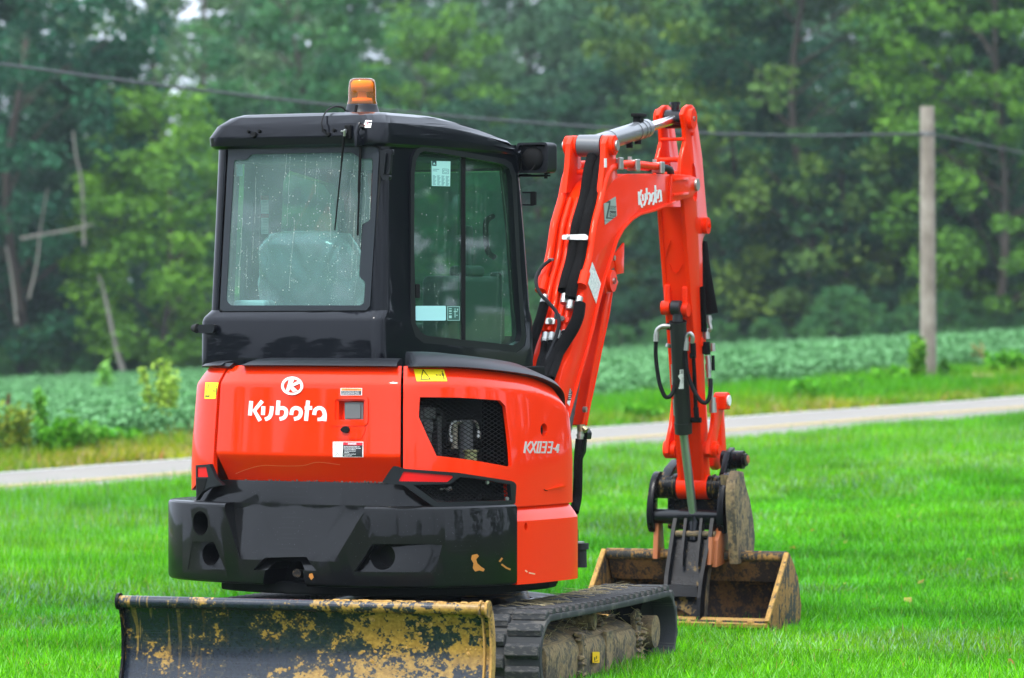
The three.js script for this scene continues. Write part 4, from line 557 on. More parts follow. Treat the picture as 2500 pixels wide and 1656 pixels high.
// (the outline's second number becomes the forward direction after the turn)
{
  const lower = slab([...cwPlan, [0.70, -0.66], [-0.66, -0.60]], 0.492, 0.822, 0.018);
  const upper = hull([V(-0.20, 0.605, -1.2180), V(0, 0.605, -1.2280), V(0.12, 0.605, -1.2250), V(-0.60, 0.80, -1.055), V(-0.53, 0.80, -1.105), V(-0.2, 0.80, -1.1685), V(0, 0.80, -1.1785), V(0.2, 0.80, -1.1725), V(0.50, 0.80, -1.10), V(0.66, 0.80, -0.98), V(-0.475, 0.905, -1.075), V(-0.43, 0.912, -1.09), V(-0.2, 0.914, -1.139), V(0, 0.914, -1.149), V(0.2, 0.914, -1.143), V(0.455, 0.912, -1.095), V(0.50, 0.905, -1.05), V(-0.5, 0.80, -0.8), V(0.5, 0.80, -0.8), V(-0.4, 0.905, -0.9), V(0.45, 0.905, -0.9)]);
  const low0 = onMesh(HO, lower);
  // a tool that follows the curved face: pixel quad [bl, tl, tr, br], sunk by dep(u, v), optionally carried on above the top edge
  const sink = (map, [bl, tl, tr, br], dep, nu = 14, nv = 6, rise = 0) => {
    const In = [], Out = [], rows = nv + (rise ? 1 : 0); for (let j = 0; j <= rows; j++) for (let i = 0; i <= nu; i++) { const u = i / nu, v = Math.min(1, j / nv), a = mix(mix(bl[0], br[0], u), mix(tl[0], tr[0], u), v), b = mix(mix(bl[1], br[1], u), mix(tl[1], tr[1], u), v), h = map(a, b), n = h.n.clone(); n.y = 0; n.normalize(); const up = j > nv ? rise : 0; In.push(h.p.clone().addScaledVector(n, -dep(u, v)).add(new V3(0, up, 0))); Out.push(h.p.clone().addScaledVector(n, 0.06).add(new V3(0, up, 0))); }
    const pos = [], m = nu + 1, q = (A, B, C, D) => { for (const k of [A, B, C, A, C, D]) pos.push(k.x, k.y, k.z); };
    for (let j = 0; j < rows; j++) for (let i = 0; i < nu; i++) { const k = j * m + i; q(Out[k], Out[k + 1], Out[k + m + 1], Out[k + m]); q(In[k], In[k + m], In[k + m + 1], In[k + 1]); }
    for (let i = 0; i < nu; i++) { const k = rows * m + i; q(Out[i], In[i], In[i + 1], Out[i + 1]); q(Out[k], Out[k + 1], In[k + 1], In[k]); }
    for (let j = 0; j < rows; j++) { const k = j * m, e = k + nu; q(Out[k], Out[k + m], In[k + m], In[k]); q(Out[e], In[e], In[e + m], Out[e + m]); }
    const g = new THREE.BufferGeometry(); g.setAttribute('position', new THREE.Float32BufferAttribute(pos, 3)); g.computeVertexNormals(); return norm(g);
  };
  const lower2 = cut(lower, sink(low0, [[586, 1366], [548, 1246], [888, 1250], [815, 1372]], (u, v) => 0.001 + 0.057 * v, 16, 6, 0.06));
  const base = join(lower2, upper), tmp = onMesh(HO, base);
  const hole = (px, py, r, len, ry = r) => { const h = tmp(px, py), n = h.n.clone(); n.y = 0; n.normalize(); const g = rod(h.p.clone().addScaledVector(n, 0.06), h.p.clone().addScaledVector(n, -len), r, r, 28); return g; };
  // pocket: a wedge sunk below a pixel outline, deep at one side
  const pocket = (quad, deps) => hull(quad.flatMap(([a, b], i) => { const h = tmp(a, b), n = h.n.clone(); n.y = 0; n.normalize(); return [h.p.clone().addScaledVector(n, -deps[i]), h.p.clone().addScaledVector(n, 0.05)]; }));
  const pk1 = sink(low0, [[864, 1397], [910, 1329], [1080, 1329], [1062, 1397]], (u, v) => 0.002 + 0.046 * (1 - u) * (0.45 + 0.55 * v), 12, 4);
  const pk2 = sink(low0, [[458, 1391], [470, 1322], [522, 1324], [549, 1391]], (u, v) => 0.002 + 0.036 * u * (0.5 + 0.5 * v), 10, 4);
  const pk3 = pocket([[618, 1392], [648, 1362], [748, 1360], [772, 1394]], [0.010, 0.040, 0.040, 0.010]);
  const arch = hull([[640, 1440], [650, 1392], [668, 1372], [728, 1372], [742, 1390], [752, 1440]].flatMap(([a, b]) => { const p = P(HO, a, b, { fwd: -1.22 }); return [V(p.x, p.y, -1.4), V(p.x, p.y, -1.06)]; }));
  let g = cut(base, pk1, pk2, pk3, arch, hole(930, 1361, 0.052, 0.18), hole(488.5, 1278, 0.050, 0.2), hole(506, 1354, 0.047, 0.2));
  const cw = part('counterweight', boxUV(crease(g, 0.42), 1), M.counter, HO, 'glossy black counterweight with holes and a chipped corner');
  const cmap = onMesh(HO, g);
  sub('tow_pin', rod(P(HO, 724, 1400, { fwd: -1.20 }), P(HO, 738, 1402, { fwd: -1.10 }), 0.018, 0.018, 18), M.steel, cw);
  const rustEdge = std([0.42, 0.16, 0.02], { roughness: 0.9, bumpMap: grime, bumpScale: 0.003 });
  const chip = [[1152, 1356], [1164, 1353], [1169, 1358], [1162, 1366], [1165, 1376], [1174, 1384], [1183, 1390], [1180, 1396], [1170, 1393], [1160, 1396], [1154, 1388], [1156, 1376], [1150, 1366]];
  sub('rust_chip', conform(chip, cmap, 0.0004, 0.0012), rustEdge, cw, 'orange brown rust where the paint is chipped');
  sub('rust_chip', merge([conform(stroke([[1219, 1372], [1226, 1363]], 4), cmap, 0.0004, 0.0012), conform(stroke([[1224, 1378], [1236, 1387], [1246, 1391]], 4), cmap, 0.0004, 0.0012), conform([[755, 1402], [762, 1400], [766, 1410], [760, 1417], [754, 1408]], cmap, 0.0004, 0.0012)]), rustEdge, cw);
  // grit lying on the top ledge
  const R = rng(8), grit = []; for (let i = 0; i < 150; i++) { const l = -0.34 + 0.74 * Math.sqrt(R()), s = 0.002 + 0.006 * R() * R(); grit.push(new THREE.TetrahedronGeometry(s).rotateX(R() * 6).rotateY(R() * 6).translate(l, 0.913 + s * 0.2 + 0.003 * R(), 1.112 + 0.020 * R())); }
  const gm = sub('grit', merge(grit), std([0.11, 0.09, 0.075], { roughness: 1 }), cw); gm.userData.kind = 'stuff';
}
// lower right cover and floor plate
{
  const tC = planT((p) => p.x > 0.74 && p.y > -0.705), g = shell(tC, 0.998, 40, 0.49, false, 0.03, 0.022, () => 0.822);
  const lowMap = onMesh(HO, g);
  const c = part('lower_side_cover', crease(cut(g, prism(Array.from({ length: 14 }, (_, i) => [1284 + 4 * Math.cos(i / 14 * 6.2832), 1286 + 10 * Math.sin(i / 14 * 6.2832)]), lowMap, 0.05, 0.03)), 0.5), M.orange, HO, 'orange lower side cover next to the counterweight');
  sub('edge_fold', crease(shell(tC, 0.998, 40, 0.806, false, 0.04, 0.026, () => 0.826)), M.orange, c);
  sub('scrape', merge([conform(stroke([[1282, 1393], [1287, 1397]], 3), lowMap, 0.0004, 0.001), conform(stroke([[1291, 1399], [1306, 1402]], 3), lowMap, 0.0004, 0.001)]), std([0.75, 0.45, 0.28]), c);
  const disc = smooth([[-0.46, -1.02], [-0.30, -1.10], [0, -1.14], [0.3, -1.11], [0.52, -1.0], [0.66, -0.8], [0.70, -0.55], [0.68, -0.2], [0.4, 0.1], [0, 0.2], [-0.4, 0.1], [-0.62, -0.3], [-0.6, -0.75]], 3);
  const fl = part('floor_plate', slab(disc, 0.452, 0.500, 0.010), M.dull, HO, 'dark belly plate of the slewing body');
  sub('drain_bolts', merge([[1225, 1428], [1330, 1422], [1356, 1418]].map(([a, b]) => { const p = P(HO, a, b, { lat: 0.66 }); return rod(p, p.clone().add(new V3(0, -0.012, 0)), 0.012, 0.01, 8); })), M.dull, fl);
}
// ---------------------------------------------------------------- cab
function rr(sec) { const { x0, x1, f0, f1, r } = sec, pts = [], n = 5; const C = [[x1 - r, f1 - r, 0], [x0 + r, f1 - r, 1], [x0 + r, f0 + r, 2], [x1 - r, f0 + r, 3]]; for (const [cx, cf, q] of C) for (let i = 0; i <= n; i++) { const a = (q + i / n) * Math.PI / 2; pts.push([cx + r * Math.cos(a), cf + r * Math.sin(a)]); } return pts; }
function loft(secs, warp = (v) => v) {
  const rows = secs.map((s) => rr(s).map(([x, f]) => warp(V(x, s.y, f)))), pos = [], n = rows[0].length, q = (a, b, c, d) => { for (const v of [a, b, c, a, c, d]) pos.push(v.x, v.y, v.z); };
  for (let k = 0; k < rows.length - 1; k++) for (let i = 0; i < n; i++) { const j = (i + 1) % n; q(rows[k][i], rows[k][j], rows[k + 1][j], rows[k + 1][i]); }
  const cap = (r, up) => { const c = r.reduce((s, v) => s.add(v), new V3()).multiplyScalar(1 / n); for (let i = 0; i < n; i++) { const j = (i + 1) % n; for (const v of up ? [c, r[i], r[j]] : [c, r[j], r[i]]) pos.push(v.x, v.y, v.z); } };
  cap(rows[0], false); cap(rows[rows.length - 1], true);
  const g = new THREE.BufferGeometry(); g.setAttribute('position', new THREE.Float32BufferAttribute(pos, 3)); g.computeVertexNormals(); return norm(g);
}
const RW = [[553, 359], [905, 352], [922, 358], [927, 374], [905, 750], [896, 761], [540, 763], [532, 757]];     // rear window, outer edge
const RC = [[570, 390], [600, 390], [613, 376], [858, 372], [879, 387], [909, 387], [903, 538], [884, 548], [876, 676], [891, 689], [888, 740], [880, 746], [560, 746], [550, 735], [562, 525]];   // its clear area
const SW = [[1000.5, 420], [1004, 385], [1013, 366], [1031, 357], [1100, 366], [1230, 388], [1246, 398], [1257, 425], [1268, 650], [1281, 822], [1277, 845], [1256, 861], [1150, 848], [1030, 838], [1010, 822], [1000, 790], [1000, 600]];
const SC2 = [[1009, 425], [1013, 392], [1022, 374], [1034, 369], [1100, 378], [1226, 401], [1240, 412], [1247, 435], [1259, 650], [1270, 815], [1266, 834], [1250, 843], [1150, 832], [1040, 820], [1024, 811], [1012, 790], [1008, 600]];
{
  const secs = [{ y: 1.372, x0: -0.668, x1: 0.232, f0: -0.885, f1: 0.45, r: 0.05 }, { y: 1.565, x0: -0.660, x1: 0.230, f0: -0.892, f1: 0.445, r: 0.05 }, { y: 1.583, x0: -0.655, x1: 0.228, f0: -0.886, f1: 0.442, r: 0.05 }, { y: 1.612, x0: -0.638, x1: 0.224, f0: -0.858, f1: 0.438, r: 0.055 }, { y: 1.95, x0: -0.622, x1: 0.222, f0: -0.858, f1: 0.395, r: 0.06 }, { y: 2.33, x0: -0.605, x1: 0.218, f0: -0.858, f1: 0.335, r: 0.065 }];
  const inner = secs.map((s, i) => ({ ...s, x0: s.x0 + 0.05, x1: s.x1 - 0.045, f0: s.f0 + 0.05, f1: s.f1 - 0.06, y: i === 0 ? 1.42 : i === secs.length - 1 ? 2.27 : s.y }));
  const through = (px, a, b, key) => { const pts = px.map(([u, v]) => P(HO, u, v, { [key]: key === 'lat' ? 0.222 : -0.858 })); const s2 = key === 'lat' ? pts.map((p) => [-p.z, p.y]) : pts.map((p) => [p.x, p.y]); const g = new THREE.ExtrudeGeometry(shapeOf(s2), { depth: b - a, bevelEnabled: false }); if (key === 'lat') { g.translate(0, 0, a); g.rotateY(Math.PI / 2); } else { g.translate(0, 0, a); } return norm(g); };
  const rearCut = through(RW, 0.78, 0.95, 'fwd'), sideCut = through(SW, 0.12, 0.4, 'lat');
  const box = (l0, l1, y0, y1, f0, f1) => norm(new THREE.BoxGeometry(l1 - l0, y1 - y0, f1 - f0).translate((l0 + l1) / 2, (y0 + y1) / 2, -(f0 + f1) / 2));
  const shellG = cut(loft(secs), loft(inner), rearCut, sideCut, box(-0.8, -0.4, 1.52, 2.255, -0.725, -0.607), norm(new THREE.ExtrudeGeometry(shapeOf([[-0.375, 1.50], [0.20, 1.50], [0.195, 1.90], [0.13, 2.10], [0.04, 2.165], [-0.33, 2.215], [-0.375, 2.17]]), { depth: 0.4, bevelEnabled: false }).translate(0, 0, -0.8).rotateY(Math.PI / 2)), box(-0.53, 0.14, 1.50, 2.22, 0.2, 0.6));
  const cab = part('cab', crease(shellG, 0.5), M.cabBlack, HO, 'glossy black operator cab with tinted windows');
  // rear window: pane with a printed black border, sunk a little
  const rp = onPlane(HO, { fwd: -0.862 }); const inset2 = (pts, k) => { const cx = pts.reduce((s, p) => s + p[0], 0) / pts.length, cy = pts.reduce((s, p) => s + p[1], 0) / pts.length; return pts.map(([a, b]) => [a + Math.sign(cx - a) * k, b + Math.sign(cy - b) * k]); };
  sub('window_border', conform(inset2(RW, 3), rp, -0.012, -0.004, [roundPoly(RC, 6, 2).reverse()]), std([0.030, 0.034, 0.042], { roughness: 0.16 }), cab, 'printed black border of the rear window');
  const pane = new THREE.ShapeGeometry(shapeOf(roundPoly(RC, 5, 2).map(([a, b]) => { const p = P(HO, a, b, { fwd: -0.853 }); return [p.x, p.y]; }))); { const p = pane.attributes.position, u = pane.attributes.uv; for (let i = 0; i < p.count; i++) { u.setXY(i, (p.getX(i) + 0.56) / 0.74, (p.getY(i) - 1.6) / 0.74); p.setZ(i, 0.853); } }
  sub('rear_window_pane', pane, M.rearGlass, cab, 'dusty blue green tinted rear window');
  sub('window_seal', conform(RW, rp, -0.02, -0.013, [inset2(RW, 4).reverse()]), M.rubber, cab);
  // side window: rubber frame, sliding panes and the bar between them
  const sp = onPlane(HO, { lat: 0.224 });
  sub('side_window_frame', crease(conform(SW, sp, -0.02, 0.006, [SC2.slice().reverse()])), M.plastic, cab, 'grey rubber frame of the sliding side window');
  for (const [k, lat, px0, px1] of [[0, 0.212, 995, 1134], [1, 0.205, 1126, 1300]]) {
    const f0 = -P(HO, px0, 600, { lat: 0.222 }).z, f1 = -P(HO, px1, 600, { lat: 0.222 }).z;
    let out = SC2.map(([a, b]) => { const p = P(HO, a, b, { lat: 0.222 }); return [-p.z, p.y]; });
    const clip = (pts, keep, at) => { const o = []; pts.forEach((p, i) => { const q = pts[(i + 1) % pts.length]; if (keep(p)) o.push(p); if (keep(p) !== keep(q)) { const t = (at - p[0]) / (q[0] - p[0]); o.push([at, p[1] + t * (q[1] - p[1])]); } }); return o; };
    out = clip(clip(out, (p) => p[0] > f0, f0), (p) => p[0] < f1, f1);
    const g = new THREE.ShapeGeometry(shapeOf(out)), p = g.attributes.position, u = g.attributes.uv; for (let i = 0; i < p.count; i++) { const f = p.getX(i), y = p.getY(i); u.setXY(i, (f + 0.65) / 1.05 + k * 0.13, (y - 1.42) / 0.88); p.setXYZ(i, lat, y, -f); } g.computeVertexNormals();
    sub('side_window_pane', g, M.sideGlass, cab, k ? 'front sliding pane of the side window' : 'rear pane of the side window with stickers');
  }
  { const a = P(HO, 1131, 372, { lat: 0.214 }), b = P(HO, 1131, 842, { lat: 0.214 }); sub('window_bar', merge([bx(0.012, a.y - b.y + 0.02, 0.036, V(0.208, (a.y + b.y) / 2, -(a.z + b.z) / 2 + 0.004), 0.003)]), M.dull, cab, 'dark upright bar between the side panes'); }
  sub('window_latch', conform(roundPoly([[1008, 694], [1018, 694], [1018, 728], [1009, 728]], 3), onPlane(HO, { lat: 0.214 }), 0, 0.014), M.dull, cab);
  const gp = onPlane(HO, { lat: 0.2145 });
  const inf = label(180, 250, (k, w, h) => { k.fillStyle = '#a8d9cf'; k.fillRect(0, 0, w, h); k.fillStyle = '#16363a'; k.fillRect(4, 4, 42, 50); k.fillStyle = '#a8d9cf'; k.beginPath(); k.moveTo(12, 40); k.lineTo(24, 18); k.lineTo(38, 42); k.fill(); k.strokeStyle = '#3a6c6e'; k.lineWidth = 4; k.strokeRect(104, 78, 56, 46); k.strokeRect(114, 90, 34, 20); k.fillStyle = '#3a6c6e'; for (let r = 0; r < 11; r++) for (let c = 0; c < 4; c++) k.fillRect(12 + c * 41, 146 + r * 9, 20 + ((r * 7 + c * 5) % 4) * 4, 4); k.fillRect(12, 84, 60, 5); k.fillRect(12, 100, 40, 5); });
  sub('load_chart_sticker', conform([[1053, 393], [1099, 394], [1098, 455], [1054, 454]], gp, 0, 0.0015), inf, cab, 'pale instruction chart stuck on the side window');
  sub('plain_sticker', conform(rect(1014, 747, 1088, 783, 3), gp, 0, 0.0015), std([0.42, 0.78, 0.74], { roughness: 0.5 }), cab, 'pale turquoise blank sticker on the side window');
  const sym = label(128, 140, (k, w, h) => { k.fillStyle = '#2f5a50'; k.fillRect(0, 0, w, h); k.strokeStyle = '#a5d0c6'; k.lineWidth = 5; k.strokeRect(3, 3, w - 6, h - 6); k.fillStyle = '#a5d0c6'; k.fillRect(16, 20, 28, 8); k.fillRect(16, 40, 28, 14); k.fillRect(16, 66, 28, 10); k.fillRect(16, 90, 28, 26); k.fillRect(74, 20, 8, 90); k.fillRect(64, 48, 40, 8); k.fillRect(88, 84, 18, 8); k.fillRect(98, 24, 12, 18); });
  sub('symbol_sticker', conform(rect(1091.5, 748, 1122, 783), gp, 0, 0.0015), sym, cab, 'small control symbol sticker on the side window');
  // other panes
  sub('door_window_pane', new THREE.ShapeGeometry(shapeOf([[-0.385, 1.49], [0.21, 1.49], [0.205, 1.91], [0.14, 2.11], [0.05, 2.175], [-0.33, 2.225], [-0.385, 2.18]])).rotateY(Math.PI / 2).translate(-0.605, 0, 0), M.glass, cab);
  sub('quarter_window_pane', new THREE.PlaneGeometry(0.13, 0.75).rotateY(-Math.PI / 2).translate(-0.610, 1.888, 0.666), M.glass, cab);
  { const inner = onPlane(HO, { lat: -0.555 }); sub('hour_sticker', conform(rect(577, 401, 592, 430), onPlane(HO, { fwd: -0.80 }), 0, 0.001, [], 0), std([0.62, 0.74, 0.72], { roughness: 0.5 }), cab, 'small pale sticker inside the rear window'); const wl = label(64, 320, (k) => { k.fillStyle = '#d8dedb'; k.fillRect(0, 0, 64, 320); k.fillStyle = '#b0392c'; k.fillRect(0, 0, 64, 36); k.fillRect(0, 150, 64, 34); k.fillStyle = '#8b9492'; for (let i = 0; i < 8; i++) k.fillRect(6, 46 + i * 12, 52, 5); for (let i = 0; i < 9; i++) k.fillRect(8, 196 + i * 13, 48, 4); }); sub('decal_strip', conform(rect(638, 478, 656, 572), inner, 0.001, 0.002, [], 0), wl, cab, 'red and white decal strip on the door pillar'); }
  { const g = new THREE.PlaneGeometry(0.67, 0.72); g.rotateX(0.13); g.translate(-0.195, 1.86, -0.385); sub('front_window_pane', g, M.glass, cab); }
  // headlining, inner trim, seat, levers
  const trim = std([0.085, 0.09, 0.095], { roughness: 0.8 });
  sub('headliner', bx(0.70, 0.03, 1.02, V(-0.195, 2.245, -0.26), 0.01), trim, cab);
  const seat = part('operator_seat', (() => {
    const s = [{ y: 1.50, x0: -0.36, x1: 0.14, f0: -0.44, f1: -0.20, r: 0.06 }, { y: 1.62, x0: -0.375, x1: 0.155, f0: -0.46, f1: -0.26, r: 0.07 }, { y: 1.72, x0: -0.365, x1: 0.135, f0: -0.49, f1: -0.31, r: 0.07 }, { y: 1.82, x0: -0.34, x1: 0.08, f0: -0.52, f1: -0.36, r: 0.07 }, { y: 1.89, x0: -0.325, x1: 0.045, f0: -0.535, f1: -0.39, r: 0.06 }, { y: 1.918, x0: -0.29, x1: 0.01, f0: -0.52, f1: -0.41, r: 0.05 }]; return crease(merge([loft(s), bx(0.5, 0.12, 0.5, V(-0.11, 1.50, -0.1), 0.05)]), 1.0).translate(-0.115, 0, 0.20);
  })(), std([0.035, 0.038, 0.042], { roughness: 0.7 }), HO, 'dark seat under a clear plastic cover');
  { // crinkled clear cover over the seat
    const s = [{ y: 1.47, x0: -0.40, x1: 0.235 - 0.06, f0: -0.49, f1: -0.16, r: 0.08 }, { y: 1.60, x0: -0.405, x1: 0.178, f0: -0.505, f1: -0.22, r: 0.09 }, { y: 1.70, x0: -0.395, x1: 0.165, f0: -0.53, f1: -0.28, r: 0.09 }, { y: 1.80, x0: -0.37, x1: 0.115, f0: -0.555, f1: -0.33, r: 0.09 }, { y: 1.89, x0: -0.35, x1: 0.075, f0: -0.57, f1: -0.36, r: 0.08 }, { y: 1.935, x0: -0.325, x1: 0.045, f0: -0.555, f1: -0.38, r: 0.07 }, { y: 1.945, x0: -0.27, x1: 0.0, f0: -0.53, f1: -0.41, r: 0.05 }];
    let g = new TessellateModifier(0.016, 8).modify(loft(s)); const p = g.attributes.position; for (let i = 0; i < p.count; i++) { const x = p.getX(i), y = p.getY(i), z = p.getZ(i), k = 0.03 * (fbm(x * 7 + y * 4 + 40, y * 3 + z * 6 + 40, 4096, 881, 3) - 0.5) - 0.030 * Math.abs(fbm((x - 0.5 * (y - 1.9) * Math.sign(x + 0.11)) * 16 + 90, y * 2.2 + 20, 4096, 883, 3) - 0.5); p.setXYZ(i, x + k * Math.sign(x + 0.11), y, z + k * 1.4); }
    g.deleteAttribute('normal'); g = BGU.mergeVertices(g, 1e-4); g.deleteAttribute('uv'); g = BGU.mergeVertices(g, 1e-4); g.computeVertexNormals();
    g.translate(-0.115, 0, 0.20); sub('seat_cover', norm(g), phys([0.78, 0.83, 0.82], { roughness: 0.16, transmission: 0.80, thickness: 0 }), seat, 'crinkled clear plastic seat cover');
  }
  const con = part('control_console', merge([bx(0.13, 0.36, 0.50, V(0.10, 1.58, 0.02), 0.03), bx(0.10, 0.05, 0.16, V(0.10, 1.78, 0.06), 0.02), rod(V(0.09, 1.76, 0.10), V(0.06, 1.90, 0.14), 0.012), bx(0.045, 0.10, 0.045, V(0.055, 1.93, 0.145), 0.018), bx(0.12, 0.16, 0.06, V(0.10, 1.55, 0.27), 0.02), bx(0.05, 0.20, 0.04, V(0.13, 1.68, 0.26), 0.015)]), std([0.05, 0.052, 0.055], { roughness: 0.6 }), HO, 'dark control console and lever inside the cab');
  sub('light_cover', crease(hull([P(HO, 1140, 822, { lat: 0.12 }), P(HO, 1190, 792, { lat: 0.12 }), P(HO, 1225, 836, { lat: 0.12 }), P(HO, 1138, 836, { lat: 0.12 }), P(HO, 1140, 822, { lat: 0.06 }), P(HO, 1190, 792, { lat: 0.06 }), P(HO, 1225, 836, { lat: 0.06 })])), std([0.30, 0.33, 0.33], { roughness: 0.6 }), con);
  sub('grab_handle', tube([P(HO, 1203, 528, { lat: 0.10 }), P(HO, 1188, 540, { lat: 0.10 }), P(HO, 1186, 580, { lat: 0.10 }), P(HO, 1192, 615, { lat: 0.10 }), P(HO, 1206, 628, { lat: 0.10 })], 0.013, 0.013, 20, 8), M.dull, con);
  sub('storage_box', bx(0.16, 0.06, 0.10, V(-0.50, 1.625, -0.70), 0.015), std([0.62, 0.66, 0.66], { roughness: 0.6 }), con, 'white box in the rear corner of the cab');
  { const a = P(HO, 648, 470, { fwd: -0.10 });  void a; }
}
{ // roof
  const warp = (v) => { const f = -v.z, k = 0.62 * Math.pow(ss(-0.5, 0.42, f), 1.3); v.y = 2.292 + (v.y - 2.292) * (1 - k); if (f > 0.2) v.y -= 0.05 * ss(0.2, 0.36, f) * (v.y > 2.31 ? 1 : 0); return v; };
  const secs = [{ y: 2.288, x0: -0.612, x1: 0.226, f0: -0.872, f1: 0.342, r: 0.06 }, { y: 2.300, x0: -0.628, x1: 0.234, f0: -0.892, f1: 0.355, r: 0.07 }, { y: 2.335, x0: -0.634, x1: 0.236, f0: -0.896, f1: 0.358, r: 0.075 }, { y: 2.385, x0: -0.600, x1: 0.228, f0: -0.886, f1: 0.345, r: 0.08 }, { y: 2.418, x0: -0.555, x1: 0.205, f0: -0.862, f1: 0.315, r: 0.09 }, { y: 2.432, x0: -0.52, x1: 0.165, f0: -0.825, f1: 0.27, r: 0.09 }, { y: 2.436, x0: -0.46, x1: 0.10, f0: -0.76, f1: 0.2, r: 0.09 }];
  let g = loft(secs); g = new TessellateModifier(0.12, 4).modify(g); const p = g.attributes.position; for (let i = 0; i < p.count; i++) { const v = warp(new V3().fromBufferAttribute(p, i)); p.setXYZ(i, v.x, v.y, v.z); } g.deleteAttribute('normal'); g.deleteAttribute('uv'); g = BGU.mergeVertices(g, 1e-4);
  const roof = part('roof', crease(norm(g), 0.5), M.cabBlack, HO, 'rounded black cab roof sloping to the front');
  const rm = onMesh(HO, g);
  sub('roof_pads', merge([conform([[618, 286], [645, 283], [690, 285], [700, 291], [640, 291]], onPlane(HO, { fwd: -0.8 }), -0.2, 0)]), M.plastic, roof);
  const stub = (px, py, r, n) => { const h = rm(px, py); return sub(n, rod(h.p.clone().addScaledVector(h.n, -0.005), h.p.clone().addScaledVector(h.n, 0.012), r, r * 0.8, 10), M.dull, roof); };
  for (const [a, b, r] of [[608, 322, 0.008], [634, 321, 0.008], [621, 330, 0.015], [791, 319, 0.008], [817, 319, 0.008]]) stub(a, b, r, 'bolt');
  stub(803, 329, 0.011, 'cable_grommet');
  // washer nozzle and wiper on the rear window
  const w = part('rear_wiper', merge([rod(P(HO, 841, 322, { fwd: -0.89 }), P(HO, 841, 322, { fwd: -0.93 }), 0.012), rod(P(HO, 840, 326, { fwd: -0.925 }), P(HO, 834, 396, { fwd: -0.905 }), 0.007, 0.004), rod(P(HO, 834, 396, { fwd: -0.905 }), P(HO, 817, 562, { fwd: -0.880 }), 0.0035, 0.003), bx(0.03, 0.06, 0.015, P(HO, 850, 322, { fwd: -0.90 }), 0.006)]), M.dull, HO, 'thin rear wiper arm hanging over the window');
  sub('wiper_blade', merge([rod(P(HO, 880, 356, { fwd: -0.868 }), P(HO, 873, 575, { fwd: -0.868 }), 0.0042), rod(P(HO, 880, 356, { fwd: -0.872 }), P(HO, 876, 470, { fwd: -0.872 }), 0.006)]), M.dull, w);
  sub('nozzle', merge([rod(P(HO, 833, 321, { fwd: -0.93 }), P(HO, 845, 320, { fwd: -0.93 }), 0.004, 0.009, 10), rod(P(HO, 841, 318, { fwd: -0.935 }), P(HO, 841, 332, { fwd: -0.93 }), 0.006)]), M.zinc, w);
  const lug = part('lifting_eye', merge([plate([[-0.95, 2.27], [-0.86, 2.29], [-0.86, 2.36], [-0.93, 2.375], [-0.955, 2.33]].map(([f, y]) => [f, y + 0.01]), 0.150, 0.012, 0.003, [circ(-0.91, 2.34, 0.022)])]), M.cabBlack, HO, 'lifting eye on the rear edge of the roof');
  const st = label(64, 64, (k) => { k.fillStyle = '#f2efe9'; k.fillRect(0, 0, 64, 64); k.strokeStyle = '#c0202a'; k.lineWidth = 6; k.beginPath(); k.moveTo(14, 50); k.lineTo(50, 20); k.moveTo(30, 20); k.lineTo(44, 52); k.stroke(); });
  sub('pictogram_sticker', conform([[893, 294], [908, 295], [905, 312], [885, 312]], rm, 0.0006, 0.0018), st, lug, 'white and red pictogram sticker');
  // hinge-like catch on the rear pillar
  part('pillar_catch', merge([conform(roundPoly([[932, 367], [960, 367], [956, 426], [931, 428]], 4), onPlane(HO, { fwd: -0.845 }), 0.0, 0.016), conform(roundPoly([[941, 374], [951, 374], [946, 424], [940, 424]], 2), onPlane(HO, { fwd: -0.845 }), 0.014, 0.03), conform(roundPoly([[934, 428], [957, 428], [955, 440], [940, 440]], 4), onPlane(HO, { fwd: -0.845 }), 0.0, 0.02), conform(roundPoly([[941, 365], [963, 365], [963, 378], [941, 378]], 4), onPlane(HO, { fwd: -0.845 }), 0, 0.012)]), M.plastic, HO, 'black wiper motor cover on the rear pillar');
}
